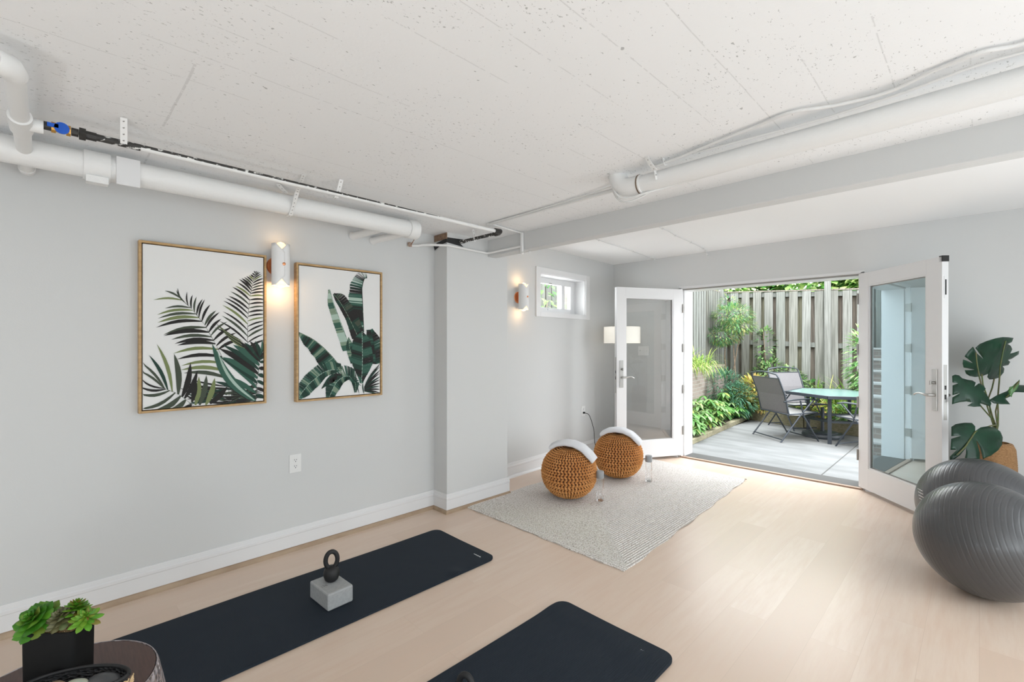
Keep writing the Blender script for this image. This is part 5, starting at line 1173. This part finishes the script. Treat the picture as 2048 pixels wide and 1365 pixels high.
bushy('yellow_shrub', 'low yellow and orange leaved shrub left of the patio chair', (x, y, .05), [((0, 0, .36, .34, .28), 900), ((.18, 0, .16, .28, .16), 380), ((-.18, 0, .18, .24, .18), 300)], 0, yelm, (.08, .13), (.03, .05), trunk=[[(0, 0, 0), (0, 0, .2)]])
x, y = gpos(1530, 9.2)
bushy('rose_bush', 'sparse yellow green bush climbing in front of the fence', (x, y, .06), [((0, 0, 1.2, .17, .42), 280), ((.1, 0, .68, .26, .28), 420), ((-.15, 0, .5, .22, .25), 260), ((.40, 0, .62, .28, .20), 300)], 0, mshrub, (.06, .10), (.03, .05), trunk=[[(0, 0, 0), (.05, 0, .5), (0, 0, 1.0), (-.03, 0, 1.5)], [(0, 0, 0), (.2, 0, .4), (.4, 0, .6)], [(0, 0, 0), (-.1, 0, .5), (-.15, 0, .8)]])
x, y = gpos(1590, 8.9)
bushy('leafy_bush', 'mid green leafy bush behind the far patio chair', (x, y, .06), [((0, 0, .45, .30, .22), 420), ((.3, 0, .38, .22, .2), 260)], 0, mshrub, (.06, .10), (.03, .05), trunk=[[(0, 0, 0), (.05, 0, .4)]])
for i, (u, q, n_) in enumerate(((1628, 8.7, 130), (1700, 8.2, 150), (1662, 8.3, 90))):
    x, y = gpos(u, q); clump('daylily_plant', ['arching grassy plant behind the patio table', 'arching grassy plant at the right end of the fence', 'low arching grassy plant between the two others'][i], 'plant', (x, y, .06), n_, .16, .10, grassm, (.50, .85), (.016, .028), 2.0, (50, 85), 'arching plants in the back bed', 7, stem=False)
for i, (u, q) in enumerate(((1560, 8.6), (1605, 8.3), (1640, 8.1), (1690, 7.8))):
    x, y = gpos(u, q); bushy('ground_cover_plant', ['low green ground plant behind the nearest chair', 'low green ground plant left of the table leg', 'low green ground plant right of the table leg', 'low green ground plant by the right door'][i], (x, y, .04), [((0, 0, .10, .24, .12), 300)], 0, hostam if i % 2 else yelm, (.07, .12), (.03, .05), group='low plants along the back edging')
x, y = gpos(1722, 7.4)
bushy('leafy_shrub', 'bright broad leaved shrub cut off by the right door', (x, y, .0), [((.05, 0, 1.05, .22, .55), 420), ((.1, 0, .5, .25, .3), 200)], 0, mshrub, (.11, .17), (.04, .06), trunk=[[(.1, 0, 0), (.1, 0, .8), (.05, 0, 1.5)]])
# trees beyond the fence
for i, (x, y, z, rx) in enumerate(((-4.6, 12.4, 2.9, 1.3), (-2.9, 12.8, 3.0, 1.4), (-1.2, 12.6, 3.05, 1.4), (.6, 12.4, 3.0, 1.4), (-6.0, 11.0, 2.9, 1.3))):
    bushy('garden_tree', ['leafy tree beyond the fence corner', 'darker leafy tree left of centre beyond the fence', 'pale leafy tree beyond the middle of the fence', 'leafy tree beyond the right end of the fence', 'leafy tree beyond the left fence'][i], (x, y, 0), [((0, 0, z, rx, 1.3), 4200), ((.4, -.5, z-.4, rx*.8, .9), 1500)], 0, treem, (.18, .30), (.09, .15), cat='tree', trunk=[[(0, 0, 0), (0, 0, 1.5), (0, 0, z)]], group='trees beyond the fence')
tag(MB().bb(-4.52, -4.30, 5.45, 5.66, 0, 2.9).build('brick_pier', brickm, None), 'brick pier seen through the right slit of the small window', 'pier')
# window view: shrub, boards
bushy('window_shrub', 'green leafy branches seen through the small window', (-4.75, 5.3, 0), [((0, 0, 2.05, .42, .40), 260)], 0, mshrub, (.14, .22), (.04, .06), trunk=[[(0, 0, 0), (0, 0, 1.4), (.1, .1, 2.0)], [(0, 0, 1.2), (.3, .3, 1.9)]])
